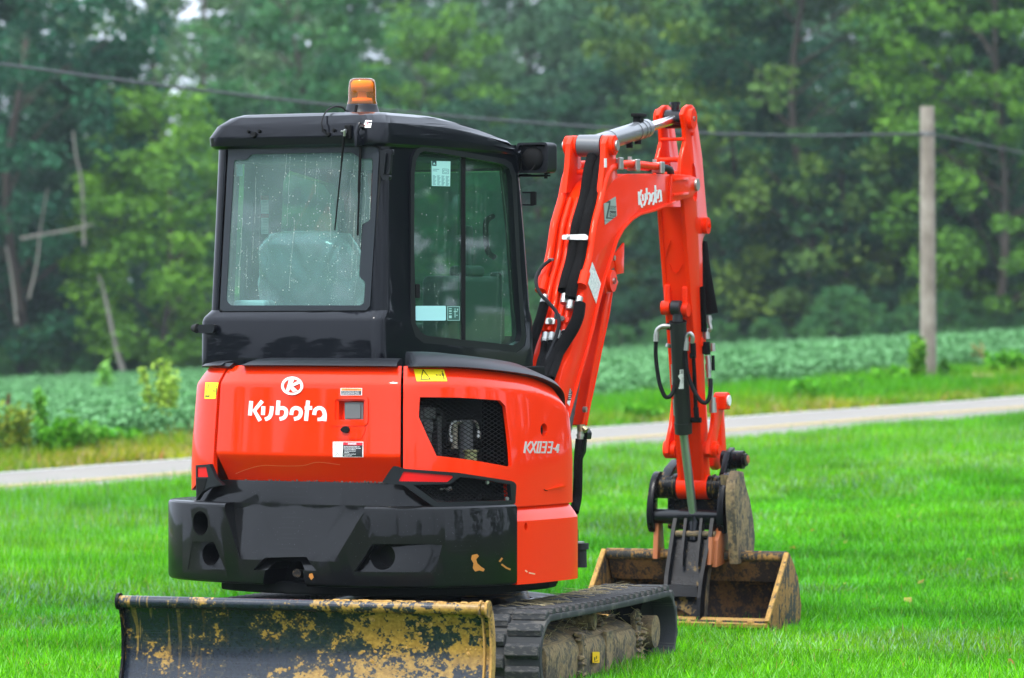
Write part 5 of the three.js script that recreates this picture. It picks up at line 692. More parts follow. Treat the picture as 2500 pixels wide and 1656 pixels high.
{ // beacon
  const base = P(HO, 884, 279, { fwd: -0.62 }), lathe = (pr, m, n, par) => { const g = new THREE.LatheGeometry(pr.map(([r, y]) => new THREE.Vector2(r, y)), 28); g.translate(base.x, base.y - 0.008, base.z); return par ? sub(n, g, m, par) : part(n, g, m, HO, 'amber warning beacon on the roof'); };
  const b = lathe([[0, 0], [0.080, 0], [0.082, 0.006], [0.078, 0.012], [0.074, 0.014], [0.068, 0.03], [0.064, 0.045], [0.0625, 0.050], [0, 0.050]], M.plastic, 'beacon');
  const amber = phys([1.0, 0.42, 0.003], { roughness: 0.08, transmission: 0.93, thickness: 0, ior: 1.45 });
  const d = lathe([[0.0625, 0.050], [0.0625, 0.055], [0.0585, 0.066], [0.0580, 0.1], [0.0575, 0.116], [0.0545, 0.142], [0.050, 0.153], [0.040, 0.1575], [0, 0.159]], amber, 'beacon_lens', b); d.userData.label = 'translucent amber lens';
  lathe([[0, 0.051], [0.045, 0.051], [0.042, 0.075], [0.02, 0.078], [0.016, 0.11], [0, 0.112]], std([0.60, 0.5, 0.4], { roughness: 0.4 }), 'lamp_holder', b);
  lathe([[0, 0.104], [0.046, 0.104], [0.048, 0.135], [0.038, 0.149], [0, 0.150]], std([0.95, 0.9, 0.8], { roughness: 0.3 }), 'reflector', b);
  sub('base_slot', bx(0.010, 0.03, 0.006, new V3(base.x + 0.012, base.y + 0.022, base.z + 0.070), 0.001, [-0.25, 0.1, 0]), M.dull, b);
  sub('cable', tube([new V3(base.x - 0.06, base.y + 0.005, base.z + 0.02), P(HO, 836, 263, { fwd: -0.70 }), P(HO, 815, 261, { fwd: -0.78 }), P(HO, 795, 274, { fwd: -0.86 }), P(HO, 785, 300, { fwd: -0.915 }), P(HO, 790, 320, { fwd: -0.915 }), P(HO, 803, 331, { fwd: -0.90 })], 0.0035, 0.0035, 40, 6), M.hose, b);
}
{ // work light on the front corner of the cab, mirror bracket, knob at the left rear
  const fw = 0.40, m = (px, py, f = fw) => P(HO, px, py, { fwd: f }), w = part('work_light', (() => { const c = m(1310, 386), cc = m(1318, 386, fw); void c; const g = new RoundedBoxGeometry(0.148, 0.130, 0.085, 4, 0.02); g.translate(cc.x - 0.004, cc.y, cc.z); return g; })(), M.plastic, HO, 'square work light on the front corner of the cab');
  const c = m(1318, 386, fw);
  const hd = new THREE.SphereGeometry(0.05, 18, 10); hd.scale(1.05, 1.05, 0.5); hd.translate(c.x - 0.010, c.y - 0.004, c.z + 0.042); sub('lamp_back', hd, M.dull, w);
  sub('hood_rim', (() => { const o = roundPoly([[-0.078, -0.066], [0.078, -0.066], [0.078, 0.066], [-0.078, 0.066]], 0.02, 3), i = roundPoly([[-0.068, -0.056], [-0.068, 0.056], [0.068, 0.056], [0.068, -0.056]], 0.015, 3); const s = shapeOf(o); s.holes.push(new THREE.Path(i.map((p) => new THREE.Vector2(...p)))); const g = new THREE.ExtrudeGeometry(s, { depth: 0.075, bevelEnabled: false }); g.translate(c.x - 0.004, c.y, c.z - 0.01); return crease(norm(g), 0.6); })(), M.plastic, w);
  sub('bracket', merge([bx(0.12, 0.008, 0.05, V(c.x - 0.02, c.y - 0.077, -c.z), 0.002), rod(V(c.x + 0.03, c.y - 0.09, -c.z), V(c.x + 0.03, c.y - 0.05, -c.z), 0.008), rod(V(c.x + 0.055, c.y - 0.07, -c.z - 0.03), V(c.x + 0.055, c.y - 0.055, -c.z - 0.03), 0.009), bx(0.10, 0.012, 0.03, V(c.x - 0.10, c.y - 0.074, -c.z), 0.002)]), M.dull, w);
  sub('cable', tube([m(1308, 404, 0.34), m(1296, 417, 0.34), m(1278, 420, 0.34), m(1271, 410, 0.34), m(1272, 388, 0.34)], 0.005, 0.005, 20, 6), M.hose, w);
  part('mirror_bracket', merge([tube([m(1276, 470), m(1303, 470), m(1303, 500), m(1276, 500)].flatMap((p, i, a) => (i ? [a[i - 1].clone().lerp(p, 0.97), p] : [p])), 0.004, 0.004, 30, 6), conform(rect(1298, 468, 1310, 501, 2), onPlane(HO, { fwd: fw }), 0, 0.012)]), M.dull, HO, 'small black mirror bracket on the cab front');
  const L = (px, py, f = -0.86) => P(HO, px, py, { fwd: f });
  const k = part('door_stop', merge([conform(roundPoly([[491, 793], [530, 792], [533, 803], [528, 814], [494, 814]], 4), onPlane(HO, { fwd: -0.885 }), -0.03, 0.03), rod(L(492, 803), L(480, 802), 0.006)]), M.plastic, HO, 'black door stop with a rubber knob beside the cab');
  sub('rubber_knob', (() => { const a = L(483, 802), g = new THREE.LatheGeometry([[0, 0], [0.019, 0], [0.021, 0.006], [0.014, 0.026], [0.006, 0.032], [0, 0.033]].map((p) => new THREE.Vector2(...p)), 16); g.rotateZ(Math.PI / 2); g.translate(a.x, a.y, a.z); return g; })(), M.rubber, k);
  part('door_hinge', merge([rod(L(502, 872, -0.84), L(502, 886, -0.84), 0.016), rod(L(502, 866, -0.84), L(502, 870, -0.84), 0.013)]), M.dull, HO, 'round hinge at the lower left of the cab');
}
// ---------------------------------------------------------------- boom
const across = (f, y, l0, l1, r, seg = 20) => rod(V(l0, y, f), V(l1, y, f), r, r, seg);
const fy = (px, py, lat) => trace(BO, lat, [[px, py]])[0];
const topPx = [[1375, 900], [1393, 862], [1417, 760], [1428, 695], [1446, 632], [1457.6, 550], [1470, 505], [1480, 470], [1493, 447], [1508, 433], [1529, 425], [1580, 424], [1636, 425]];
const lowPx = [[1417, 900], [1429, 862], [1446, 795], [1458, 740], [1473, 684], [1487, 640], [1503, 587], [1518, 559], [1539, 536], [1559, 523], [1595, 513], [1630, 499], [1645, 492]];
const upEdge = [[-0.39, 0.94], [-0.22, 1.17], ...trace(BO, 0.1, topPx)], loEdge = [[-0.20, 0.94], [-0.02, 1.15], ...trace(BO, 0.1, lowPx)];
const edgeF = (y) => { for (let i = 0; i < upEdge.length - 1; i++) { const [a, b] = upEdge[i], [c, d] = upEdge[i + 1]; if (y >= b && y <= d) return mix(a, c, (y - b) / (d - b)); } return y < upEdge[0][1] ? upEdge[0][0] : 0.55; };
const PB = (px, py, off = 0.04) => { let f = 0.2, p; for (let k = 0; k < 4; k++) { p = P(BO, px, py, { fwd: f }); f = edgeF(p.y) - off; } return p; };
const tip = fy(1697, 451, 0.1);
const boom = part('boom', merge([plate([...upEdge, ...loEdge.slice().reverse()], 0, 0.2, 0.005), ...[-1, 1].map((s) => plate([...trace(BO, 0.1, [[1638, 425], [1660, 426], [1685, 428], [1697, 433], [1702, 447], [1699, 468], [1688, 481], [1665, 487], [1638, 497]])], s * 0.088, 0.034, 0.004)), across(-0.30, 0.93, -0.13, 0.13, 0.10)]), M.boomPaint, BO, 'bent orange boom with pipes along its back');
sub('lower_flange', merge([plate(stroke(loEdge, 0.013), 0, 0.226, 0.003)]), M.boomPaint, boom);
sub('tip_rib', merge([1, -1].flatMap((s) => [plate(stroke(trace(BO, 0.105, [[1644, 440], [1678, 436]]), 0.014), s * 0.107, 0.012, 0.002), plate(stroke(trace(BO, 0.105, [[1642, 477], [1678, 472]]), 0.014), s * 0.107, 0.012, 0.002), plate(stroke(trace(BO, 0.105, [[1637, 430], [1634, 494]]), 0.012), s * 0.105, 0.010, 0.002)])), M.boomPaint, boom);
sub('tip_pin', merge([across(tip[0], tip[1], 0.10, 0.116, 0.030), across(tip[0], tip[1], -0.116, -0.10, 0.030)]), M.zinc, boom, 'bright pin at the boom tip');
{
  const pin = fy(1498, 355, 0.11), base = trace(BO, 0.1, [[1470, 470], [1478, 395], [1480, 350], [1487, 334], [1494, 330], [1501, 340], [1504, 368], [1508, 420], [1512, 434], [1490, 470]]);
  const lugs = part('arm_cylinder_lugs', merge([-1, 1].flatMap((s) => [plate(base, s * 0.085, 0.026, 0.004), across(pin[0], pin[1], s * 0.06, s * 0.118, 0.046), across(pin[0], pin[1], s * 0.112, s * 0.124, 0.036)]).concat([across(pin[0] + 0.02, pin[1] - 0.12, -0.09, 0.09, 0.014)])), M.boomPaint, BO, 'pair of orange lugs at the boom bend');
  sub('pin_cap', merge([across(pin[0], pin[1], 0.122, 0.132, 0.024), across(pin[0], pin[1], -0.132, -0.122, 0.024)]), M.zinc, lugs);
  sub('serial_sticker', conform(rect(1475, 387, 1481, 409), onPlane(BO, { lat: 0.099 }), 0, 0.0012), M.white, lugs);
  const ap = fy(1692, 290, 0.09), A = V(0, pin[1], pin[0]), B = V(0, ap[1], ap[0]), D = B.clone().sub(A), at = (t) => A.clone().addScaledVector(D, t);
  const cyl = part('arm_cylinder', crease(merge([rod(at(0.07), at(0.60), 0.043, 0.043, 24), rod(at(0.60), at(0.645), 0.045, 0.043, 24), rod(at(0.50), at(0.515), 0.0455, 0.0455, 24), rod(at(0.56), at(0.57), 0.0455, 0.0455, 24), rod(at(0.2), at(0.21), 0.0452, 0.0452, 24), rod(at(-0.005), at(0.09), 0.03, 0.043, 20), across(pin[0], pin[1], -0.055, 0.055, 0.050)])), phys([0.10, 0.105, 0.11], { roughness: 0.35, clearcoat: 0.4, clearcoatRoughness: 0.15 }), BO, 'dark grey arm cylinder on top of the boom');
  sub('piston_rod', rod(at(0.62), at(0.97), 0.023, 0.023, 20), M.chrome, cyl, 'bright chrome piston rod');
  sub('rod_eye', merge([across(ap[0], ap[1], -0.045, 0.045, 0.046), rod(B.clone().add(new V3(0, 0.03, 0)), B.clone().add(new V3(0, 0.075, 0)), 0.020), rod(B.clone().add(new V3(0, 0.068, 0)), B.clone().add(new V3(0, 0.082, 0)), 0.026)]), M.black, cyl);
  sub('ports', merge([bx(0.04, 0.04, 0.05, at(0.55).add(new V3(0, 0.05, 0)), 0.006), bx(0.05, 0.016, 0.09, at(0.555).add(new V3(0, 0.072, 0)), 0.004), rod(at(0.42).add(new V3(0.01, -0.035, 0)), at(0.42).add(new V3(0.01, -0.065, 0)), 0.016), rod(at(0.52).add(new V3(0.01, -0.035, 0)), at(0.52).add(new V3(0.01, -0.06, 0)), 0.016)]), M.dull, cyl);
}
// pipes and hoses on the back of the boom
function along(lat, off, y0, y1, extra = []) { const pts = []; for (let y = y0; y < y1; y += 0.06) pts.push(V(lat, y, edgeF(y) - off)); return [...pts, ...extra]; }
{
  const rp = along(0.092, 0.022, 1.72, 2.12, [V(0.092, 2.235, 0.53), V(0.092, 2.275, 0.66), V(0.092, 2.288, 0.80), V(0.092, 2.29, 1.24)]);
  const L = along(-0.098, 0.022, 1.70, 2.14, [V(-0.098, 2.24, 0.53), V(-0.098, 2.28, 0.68), V(-0.098, 2.285, 1.1)]);
  const pipes = part('boom_pipes', merge([tube(rp, 0.018, 0.018, 60, 10), rod(rp[0], rp[1], 0.026, 0.026)]), M.boomPaint, BO, 'orange hydraulic pipes clipped to the back of the boom');
  sub('pipe', merge([tube(L, 0.019, 0.019, 50, 10), rod(L[0], L[1], 0.026, 0.026)]), M.boomPaint, pipes);
  for (const lat of [-0.058, -0.022]) sub('pipe', tube(along(lat, 0.016, 1.52, 2.16), 0.0125, 0.0125, 40, 8), M.boomPaint, pipes);
  for (const lat of [0.018, 0.048]) sub('pipe', tube(along(lat, 0.020, 1.50, 1.66), 0.0115, 0.0115, 12, 8), M.boomPaint, pipes);
  sub('pipe', tube([V(0.03, 2.285, 0.72), V(0.03, 2.287, 1.3)], 0.015, 0.015, 6, 8), M.boomPaint, pipes);
  const slv = part('sleeved_hoses', tube(along(0.018, 0.042, 1.70, 2.16, [V(0.015, 2.25, 0.50), V(0.012, 2.32, 0.56)]), 0.027, 0.025, 40, 12), M.sleeve, BO, 'black sleeved hoses running up the boom');
  sub('hose', tube(along(0.056, 0.040, 1.665, 2.16, [V(0.055, 2.26, 0.52), V(0.05, 2.31, 0.58)]), 0.026, 0.024, 40, 12), M.sleeve, slv);
  sub('tie_band', merge([1.86, 1.875, 2.02, 2.035, 2.05].map((y) => ring(V(0.018, y, edgeF(y) - 0.045), V(0.018, y + 0.010, edgeF(y + 0.01) - 0.045), 0.029, 0.02)).concat([1.84, 1.855].map((y) => ring(V(0.056, y, edgeF(y) - 0.043), V(0.056, y + 0.010, edgeF(y + 0.01) - 0.043), 0.028, 0.02)))), M.rubber, slv);
  const big = [[1416, 742], [1412, 770], [1400, 800], [1376, 838], [1354, 872], [1336, 905], [1318, 940]].map(([a, b]) => PB(a, b, 0.06));
  sub('hose', tube(big, 0.027, 0.030, 30, 12), M.sleeve, slv);
  sub('hose', tube([[1329, 742], [1320, 775], [1306, 815], [1294, 850], [1285, 900]].map(([a, b]) => PB(a, b, 0.05)), 0.022, 0.024, 20, 12), M.sleeve, slv);
  for (const [a, b, c] of [[1329, 838, 1312], [1345, 836, 1322], [1361, 832, 1332], [1378, 812, 1345]]) sub('hose', tube([PB(a, b, 0.035), PB(a - 3, b + 25, 0.045), PB((a + c) / 2, 880, 0.07), PB(c, 925, 0.12)], 0.016, 0.018, 14, 10), M.sleeve, slv);
  const fit = []; for (const [a, b, c, d] of [[1331, 722, 1327, 744], [1379, 720, 1376, 741], [1393, 735, 1390, 756], [1415, 726, 1411, 747], [1333, 815, 1329, 836], [1348, 815, 1345, 834], [1364, 810, 1360, 830], [1380, 810, 1376, 826]]) fit.push(rod(PB(a, b, 0.032), PB(c, d, 0.034), 0.0165, 0.0165, 10), rod(PB((a + c) / 2, (b + d) / 2 + 2, 0.033), PB(c, d - 3, 0.034), 0.0185, 0.0185, 10));
  sub('hose_fittings', merge(fit), M.zinc, slv, 'bright crimped hose ends');
  sub('clamp', merge([conform(roundPoly([[1373, 574], [1430, 572], [1436, 577], [1434, 586], [1372, 585]], 3), (a, b) => ({ p: PB(a, b, 0.072), n: new V3(0, 0.3, 0.95) }), -0.006, 0.002, [], 0), (() => { const p = PB(1387, 578, 0.08); return rod(p, p.clone().add(new V3(0, 0.003, 0.012)), 0.009, 0.009, 6); })()]), std([0.50, 0.50, 0.48], { roughness: 0.5 }), slv, 'white clamp plate across the hoses');
  sub('clamp', merge([conform(roundPoly([[1334, 777], [1356, 777], [1354, 792], [1331, 791]], 3), (a, b) => ({ p: PB(a, b, 0.04), n: new V3(0, 0.3, 0.95) }), -0.006, 0.003, [], 0), (() => { const p = PB(1345, 784, 0.04); return rod(p, p.clone().add(new V3(0, 0.003, 0.016)), 0.010, 0.010, 6); })(), (() => { const p = PB(1375, 779, 0.04); return rod(p, p.clone().add(new V3(0, 0.003, 0.02)), 0.012, 0.012, 6); })()]), M.zinc, slv);
  sub('clamp', conform(roundPoly([[1365, 776], [1391, 775], [1387, 788], [1364, 788]], 3), (a, b) => ({ p: PB(a, b, 0.034), n: new V3(0, 0.3, 0.95) }), -0.006, 0.003, [], 0), M.boomPaint, slv);
  sub('cable', tube([[1344, 635], [1325, 650], [1312, 670], [1309, 692], [1318, 716], [1340, 740], [1358, 762], [1365, 785], [1360, 815], [1345, 855], [1330, 890], [1320, 925]].map(([a, b]) => PB(a, b, 0.085)), 0.0085, 0.0085, 60, 8), M.hose, slv, 'thin black cable looping out from the boom');
  sub('cable_clip', merge([bx(0.026, 0.026, 0.022, PB(1361, 773, 0.07), 0.004), (() => { const p = PB(1345, 634, 0.07); return bx(0.025, 0.012, 0.02, p, 0.003); })()]), M.grey, slv);
  // brackets along the top
  part('pipe_brackets', merge([[1507, 400], [1548, 404], [1608, 404]].flatMap(([a, b], i) => { const q = fy(a, b, 0.1); return [bx(0.05, 0.05, 0.012, V(0.092, 2.285, q[0]), 0.004), bx(0.012, 0.055, 0.05, V(0.118, 2.285, q[0]), 0.004), rod(V(0.08, 2.30, q[0]), V(0.08, 2.325, q[0]), 0.010, 0.010, 6)]; })), M.zinc, BO, 'light metal pipe brackets on top of the boom');
  part('tip_hoses', merge([tube([V(0.09, 2.29, 1.26), V(0.09, 2.285, 1.42), V(0.05, 2.27, 1.58), V(0.02, 2.2, 1.72)], 0.018, 0.018, 16, 8), tube([V(0.03, 2.287, 1.3), V(0.03, 2.28, 1.45), V(-0.01, 2.26, 1.6), V(-0.03, 2.18, 1.74)], 0.018, 0.018, 16, 8)]), M.hose, BO, 'black hoses from boom top into the arm');
}
{ // boom cylinder below the boom with its guard
  const c0 = fy(1493, 686, 0.115), foot = [0.02, 0.80];
  const g = part('boom_cylinder_boss', merge([across(c0[0], c0[1], -0.125, 0.125, 0.050), plate(trace(BO, 0.1, [[1474, 690], [1482, 655], [1500, 668], [1508, 690], [1498, 712], [1478, 716]]), 0.09, 0.03, 0.004), plate(trace(BO, 0.1, [[1474, 690], [1482, 655], [1500, 668], [1508, 690], [1498, 712], [1478, 716]]), -0.09, 0.03, 0.004)]), M.boomPaint, BO, 'orange pin boss under the boom');
  sub('pin_cap', merge([ring(V(0.124, c0[1], c0[0]), V(0.134, c0[1], c0[0]), 0.030, 0.014)]), M.zinc, g);
  const A = V(0, c0[1], c0[0]), B = V(0, foot[1], foot[0]), at = (t) => A.clone().lerp(B, t);
  const cy = part('boom_cylinder', crease(merge([rod(at(0.40), at(0.97), 0.048, 0.048, 24), rod(at(0.36), at(0.42), 0.052, 0.052, 24), rod(at(0.62), at(0.625), 0.0495, 0.0495, 24)])), phys([0.05, 0.055, 0.065], { roughness: 0.4, clearcoat: 0.3 }), BO, 'dark boom cylinder behind its orange guard');
  sub('piston_rod', rod(at(0), at(0.4), 0.024), M.chrome, cy);
  const gp = [[1479, 716], [1491, 713], [1483, 770], [1470, 830], [1457, 895], [1440, 975], [1428, 1038], [1421, 1036], [1432, 975], [1446, 900], [1458, 840], [1470, 775]];
  sub('guard', merge([plate(trace(BO, 0.072, gp), 0.072, 0.010, 0.002), plate(trace(BO, 0.072, gp), -0.072, 0.010, 0.002), plate(stroke(trace(BO, 0.072, [[1492, 713], [1484, 770], [1471, 830], [1458, 895], [1441, 975], [1429, 1038]]), 0.010), 0, 0.160, 0.002)]), M.boomPaint, cy, 'orange sheet guard over the boom cylinder');
  { const p = fy(1426, 1000, 0.08); sub('bolt', across(p[0], p[1], 0.076, 0.092, 0.013, 8), M.zinc, cy); }
  // flag-like light bracket
  part('light_bracket', merge([plate(trace(BO, 0.085, [[1495, 628], [1522, 593], [1521, 666], [1503, 665], [1500, 640]]), 0.085, 0.010, 0.002), plate(trace(BO, 0.085, [[1489, 625], [1502, 630], [1504, 652], [1490, 660]]), 0.060, 0.05, 0.004), plate(stroke(trace(BO, 0.085, [[1521, 664], [1503, 668]]), 0.01), 0.05, 0.08, 0.002)]), M.boomPaint, BO, 'orange triangular bracket under the boom');
  { const p = fy(1497, 630, 0.1); part('bracket_bolt', across(p[0], p[1], 0.09, 0.110, 0.012, 8), M.zinc, BO); }
}
{ // marks on the boom side
  const bp = onPlane(BO, { lat: 0.1005 });
  const scr = label(128, 256, (k, w, h) => { k.fillStyle = '#d9dad6'; k.fillRect(0, 0, w, h); const R = rng(31); for (let i = 0; i < 700; i++) { k.fillStyle = R() < 0.5 ? '#bfc3c2' : '#eceae4'; k.fillRect(R() * w, R() * h, 1 + R() * 5, 2 + R() * 14); } k.strokeStyle = '#8b9196'; for (let i = 0; i < 24; i++) { k.beginPath(); const x = R() * w, y = R() * h; k.moveTo(x, y); k.lineTo(x + (R() - 0.5) * 20, y + R() * 40); k.stroke(); } });
  sub('worn_sticker', conform([[1445, 639], [1466.5, 693], [1455, 742], [1433, 686]], bp, 0.0006, 0.0018, [], 0), scr, boom, 'worn pale diamond sticker on the boom side');
  const dealer = label(256, 384, (k, w, h) => { k.fillStyle = '#8d9a90'; k.fillRect(0, 0, w, h); k.fillStyle = '#14201c'; k.fillRect(28, 60, 100, 34); k.beginPath(); k.moveTo(100, 94); k.lineTo(128, 94); k.lineTo(72, 290); k.lineTo(40, 290); k.fill(); k.fillRect(40, 282, 190, 20); k.font = 'bold italic 62px serif'; k.save(); k.translate(104, 176); k.scale(0.62, 1.5); k.fillText('immer', 0, 0); k.restore(); k.fillRect(110, 192, 128, 78); k.fillStyle = '#9fb0a4'; k.font = 'bold 42px serif'; k.save(); k.translate(114, 256); k.scale(0.72, 1.4); k.fillText('Tractor', 0, 0); k.restore(); k.fillStyle = '#24302b'; k.font = 'bold 22px sans-serif'; k.fillText('SALES PARTS SERVICE', 10, 340); });
  sub('dealer_plate', conform([[1473, 498], [1502, 480], [1505, 527], [1476, 549]], bp, 0.0006, 0.0030, [], 0), dealer, boom, 'grey dealer plate reading Zimmer Tractor');
  const Z = (u, v) => [1350 + u / 3.92, 230 + v / 3.92], S = (pts, n = 0, w = 4.2) => conform(stroke(pts.map((q) => Z(...q)), w, n), bp, 0.0006, 0.0018, [], 0);
  sub('lettering', merge([S([[818, 932], [824, 1062]]), S([[846, 915], [826, 985], [852, 1086]]), S([[856, 958], [860, 1020]]), S([[882, 950], [884, 1020], [866, 1068]], 2), S([[894, 898], [898, 1010]]), S([[897, 962], [920, 945], [930, 985], [914, 1058]], 2), S([[940, 1030], [946, 965], [964, 943], [974, 990], [956, 1060]], 2), S([[976, 872], [986, 1040]]), S([[968, 930], [998, 922]], 0, 3.4), S([[1002, 1000], [1008, 938], [1026, 920], [1036, 1028]], 2), S([[1012, 1030], [1034, 1012]], 0, 3.4)]), M.white, boom, 'white brand lettering reading Kubota on the boom');
  const tag = label(64, 160, (k, w, h) => { k.fillStyle = '#2a2a2a'; k.fillRect(0, 0, w, h); k.fillStyle = '#ddd'; k.fillRect(0, 110, w, 50); for (let i = 0; i < 6; i++) k.fillRect(8 + (i % 2) * 8, 10 + i * 16, 36, 5); });
  sub('small_label', conform([[1391, 947], [1397, 958], [1390, 992], [1384, 985]], bp, 0.0006, 0.0018, [], 0), tag, boom);
}
// ---------------------------------------------------------------- arm
const armPx = [[1667, 280], [1674, 263], [1683, 256], [1690, 256], [1697, 263], [1702, 294], [1709, 340], [1715, 383], [1722, 472], [1726, 520], [1730, 545], [1729, 563], [1718, 580], [1715, 594], [1716, 664], [1717, 815], [1724, 998], [1729, 1080], [1736, 1178], [1736, 1200], [1730, 1208], [1723, 1202], [1722, 1180], [1707, 998], [1695, 815], [1687, 720], [1678, 602], [1670, 491], [1661, 445], [1664, 392], [1675, 345], [1673, 314]];
const armPl = trace(BO, 0.07, armPx), slot = trace(BO, 0.07, [[1690, 400], [1694, 396], [1698, 410], [1702, 450], [1703, 480], [1699, 494], [1694, 490], [1690, 470]]);
const arm = part('arm', merge([plate(armPl, 0.060, 0.020, 0.003, [slot]), plate(armPl, -0.060, 0.020, 0.003, [slot]), plate(trace(BO, 0.07, [[1673, 505], [1726, 522], [1716, 594], [1716, 664], [1717, 815], [1724, 998], [1736, 1190], [1728, 1200], [1722, 1180], [1707, 998], [1695, 815], [1679, 602]]), 0, 0.112, 0.003)]), M.boomPaint, BO, 'orange arm hanging upright from the boom tip');
{
  const pin = fy(1692, 290, 0.09), b2 = fy(1728, 551, 0.09), bot = fy(1729, 1190, 0.07);
  for (const s of [1, -1]) sub('pin_boss', across(pin[0], pin[1], s * 0.050, s * 0.095, 0.050), M.boomPaint, arm);
  sub('pin_cap', merge([ring(V(0.090, pin[1], pin[0]), V(0.100, pin[1], pin[0]), 0.030, 0.012)]), M.zinc, arm);
  sub('lower_boss', merge([across(b2[0], b2[1], 0.06, 0.094, 0.040), ring(V(0.092, b2[1], b2[0]), V(0.102, b2[1], b2[0]), 0.026, 0.012)]), M.boomPaint, arm);
  sub('cross_tube', merge([across(pin[0] - 0.09, pin[1] - 0.20, -0.06, 0.06, 0.012), across(pin[0] - 0.05, pin[1] - 0.10, -0.06, 0.06, 0.008), across(pin[0] - 0.14, pin[1] - 0.27, -0.06, 0.06, 0.014)]), M.boomPaint, arm);
  sub('bolt', merge([[1688, 327]].map(([a, b]) => { const p = fy(a, b, 0.07); return across(p[0], p[1], 0.068, 0.082, 0.010, 10); })), M.boomPaint, arm);
  sub('foot_boss', across(bot[0], bot[1], -0.078, 0.078, 0.060, 28), M.boomPaint, arm);
  // inner-face weld ribs
  const ip = (px, py) => { const e = fy(mix(1670, 1724, (py - 491) / (1189 - 491)), py, 0.07)[0]; return { p: P(BO, px, py, { fwd: e - 0.001 }), n: new V3(0, 0, 1) }; }, Q = (u, v) => [1560 + u / 6.533, 480 + v / 6.533];
  sub('weld_seam', merge([[[505, 700], [460, 820], [410, 1010], [425, 1300], [445, 1500]], [[650, 740], [700, 850], [765, 1010]], [[485, 1080], [530, 1190], [590, 1230], [640, 1190], [695, 1080]]].map((l) => conform(stroke(l.map((q) => Q(...q)), 1.8), ip, -0.002, 0.004, [], 0))), M.boomPaint, arm);
  for (const [a, b] of [[1634, 752], [1677, 757]]) { const q = ip(a, b).p; sub('thumb_cylinder_lug', merge([bx(0.03, 0.13, 0.07, new V3(q.x, q.y + 0.05, q.z + 0.005), 0.012), rod(new V3(q.x - 0.022, q.y, q.z + 0.04), new V3(q.x + 0.022, q.y, q.z + 0.04), 0.034, 0.034, 20)]), M.boomPaint, arm); }
  sub('bucket_link_boss', merge([rod(V(-0.125, P(BO, 1650, 1100, { fwd: 2.02 }).y, 2.03), V(-0.07, P(BO, 1650, 1100, { fwd: 2.02 }).y, 2.03), 0.040)]), M.boomPaint, arm);
}
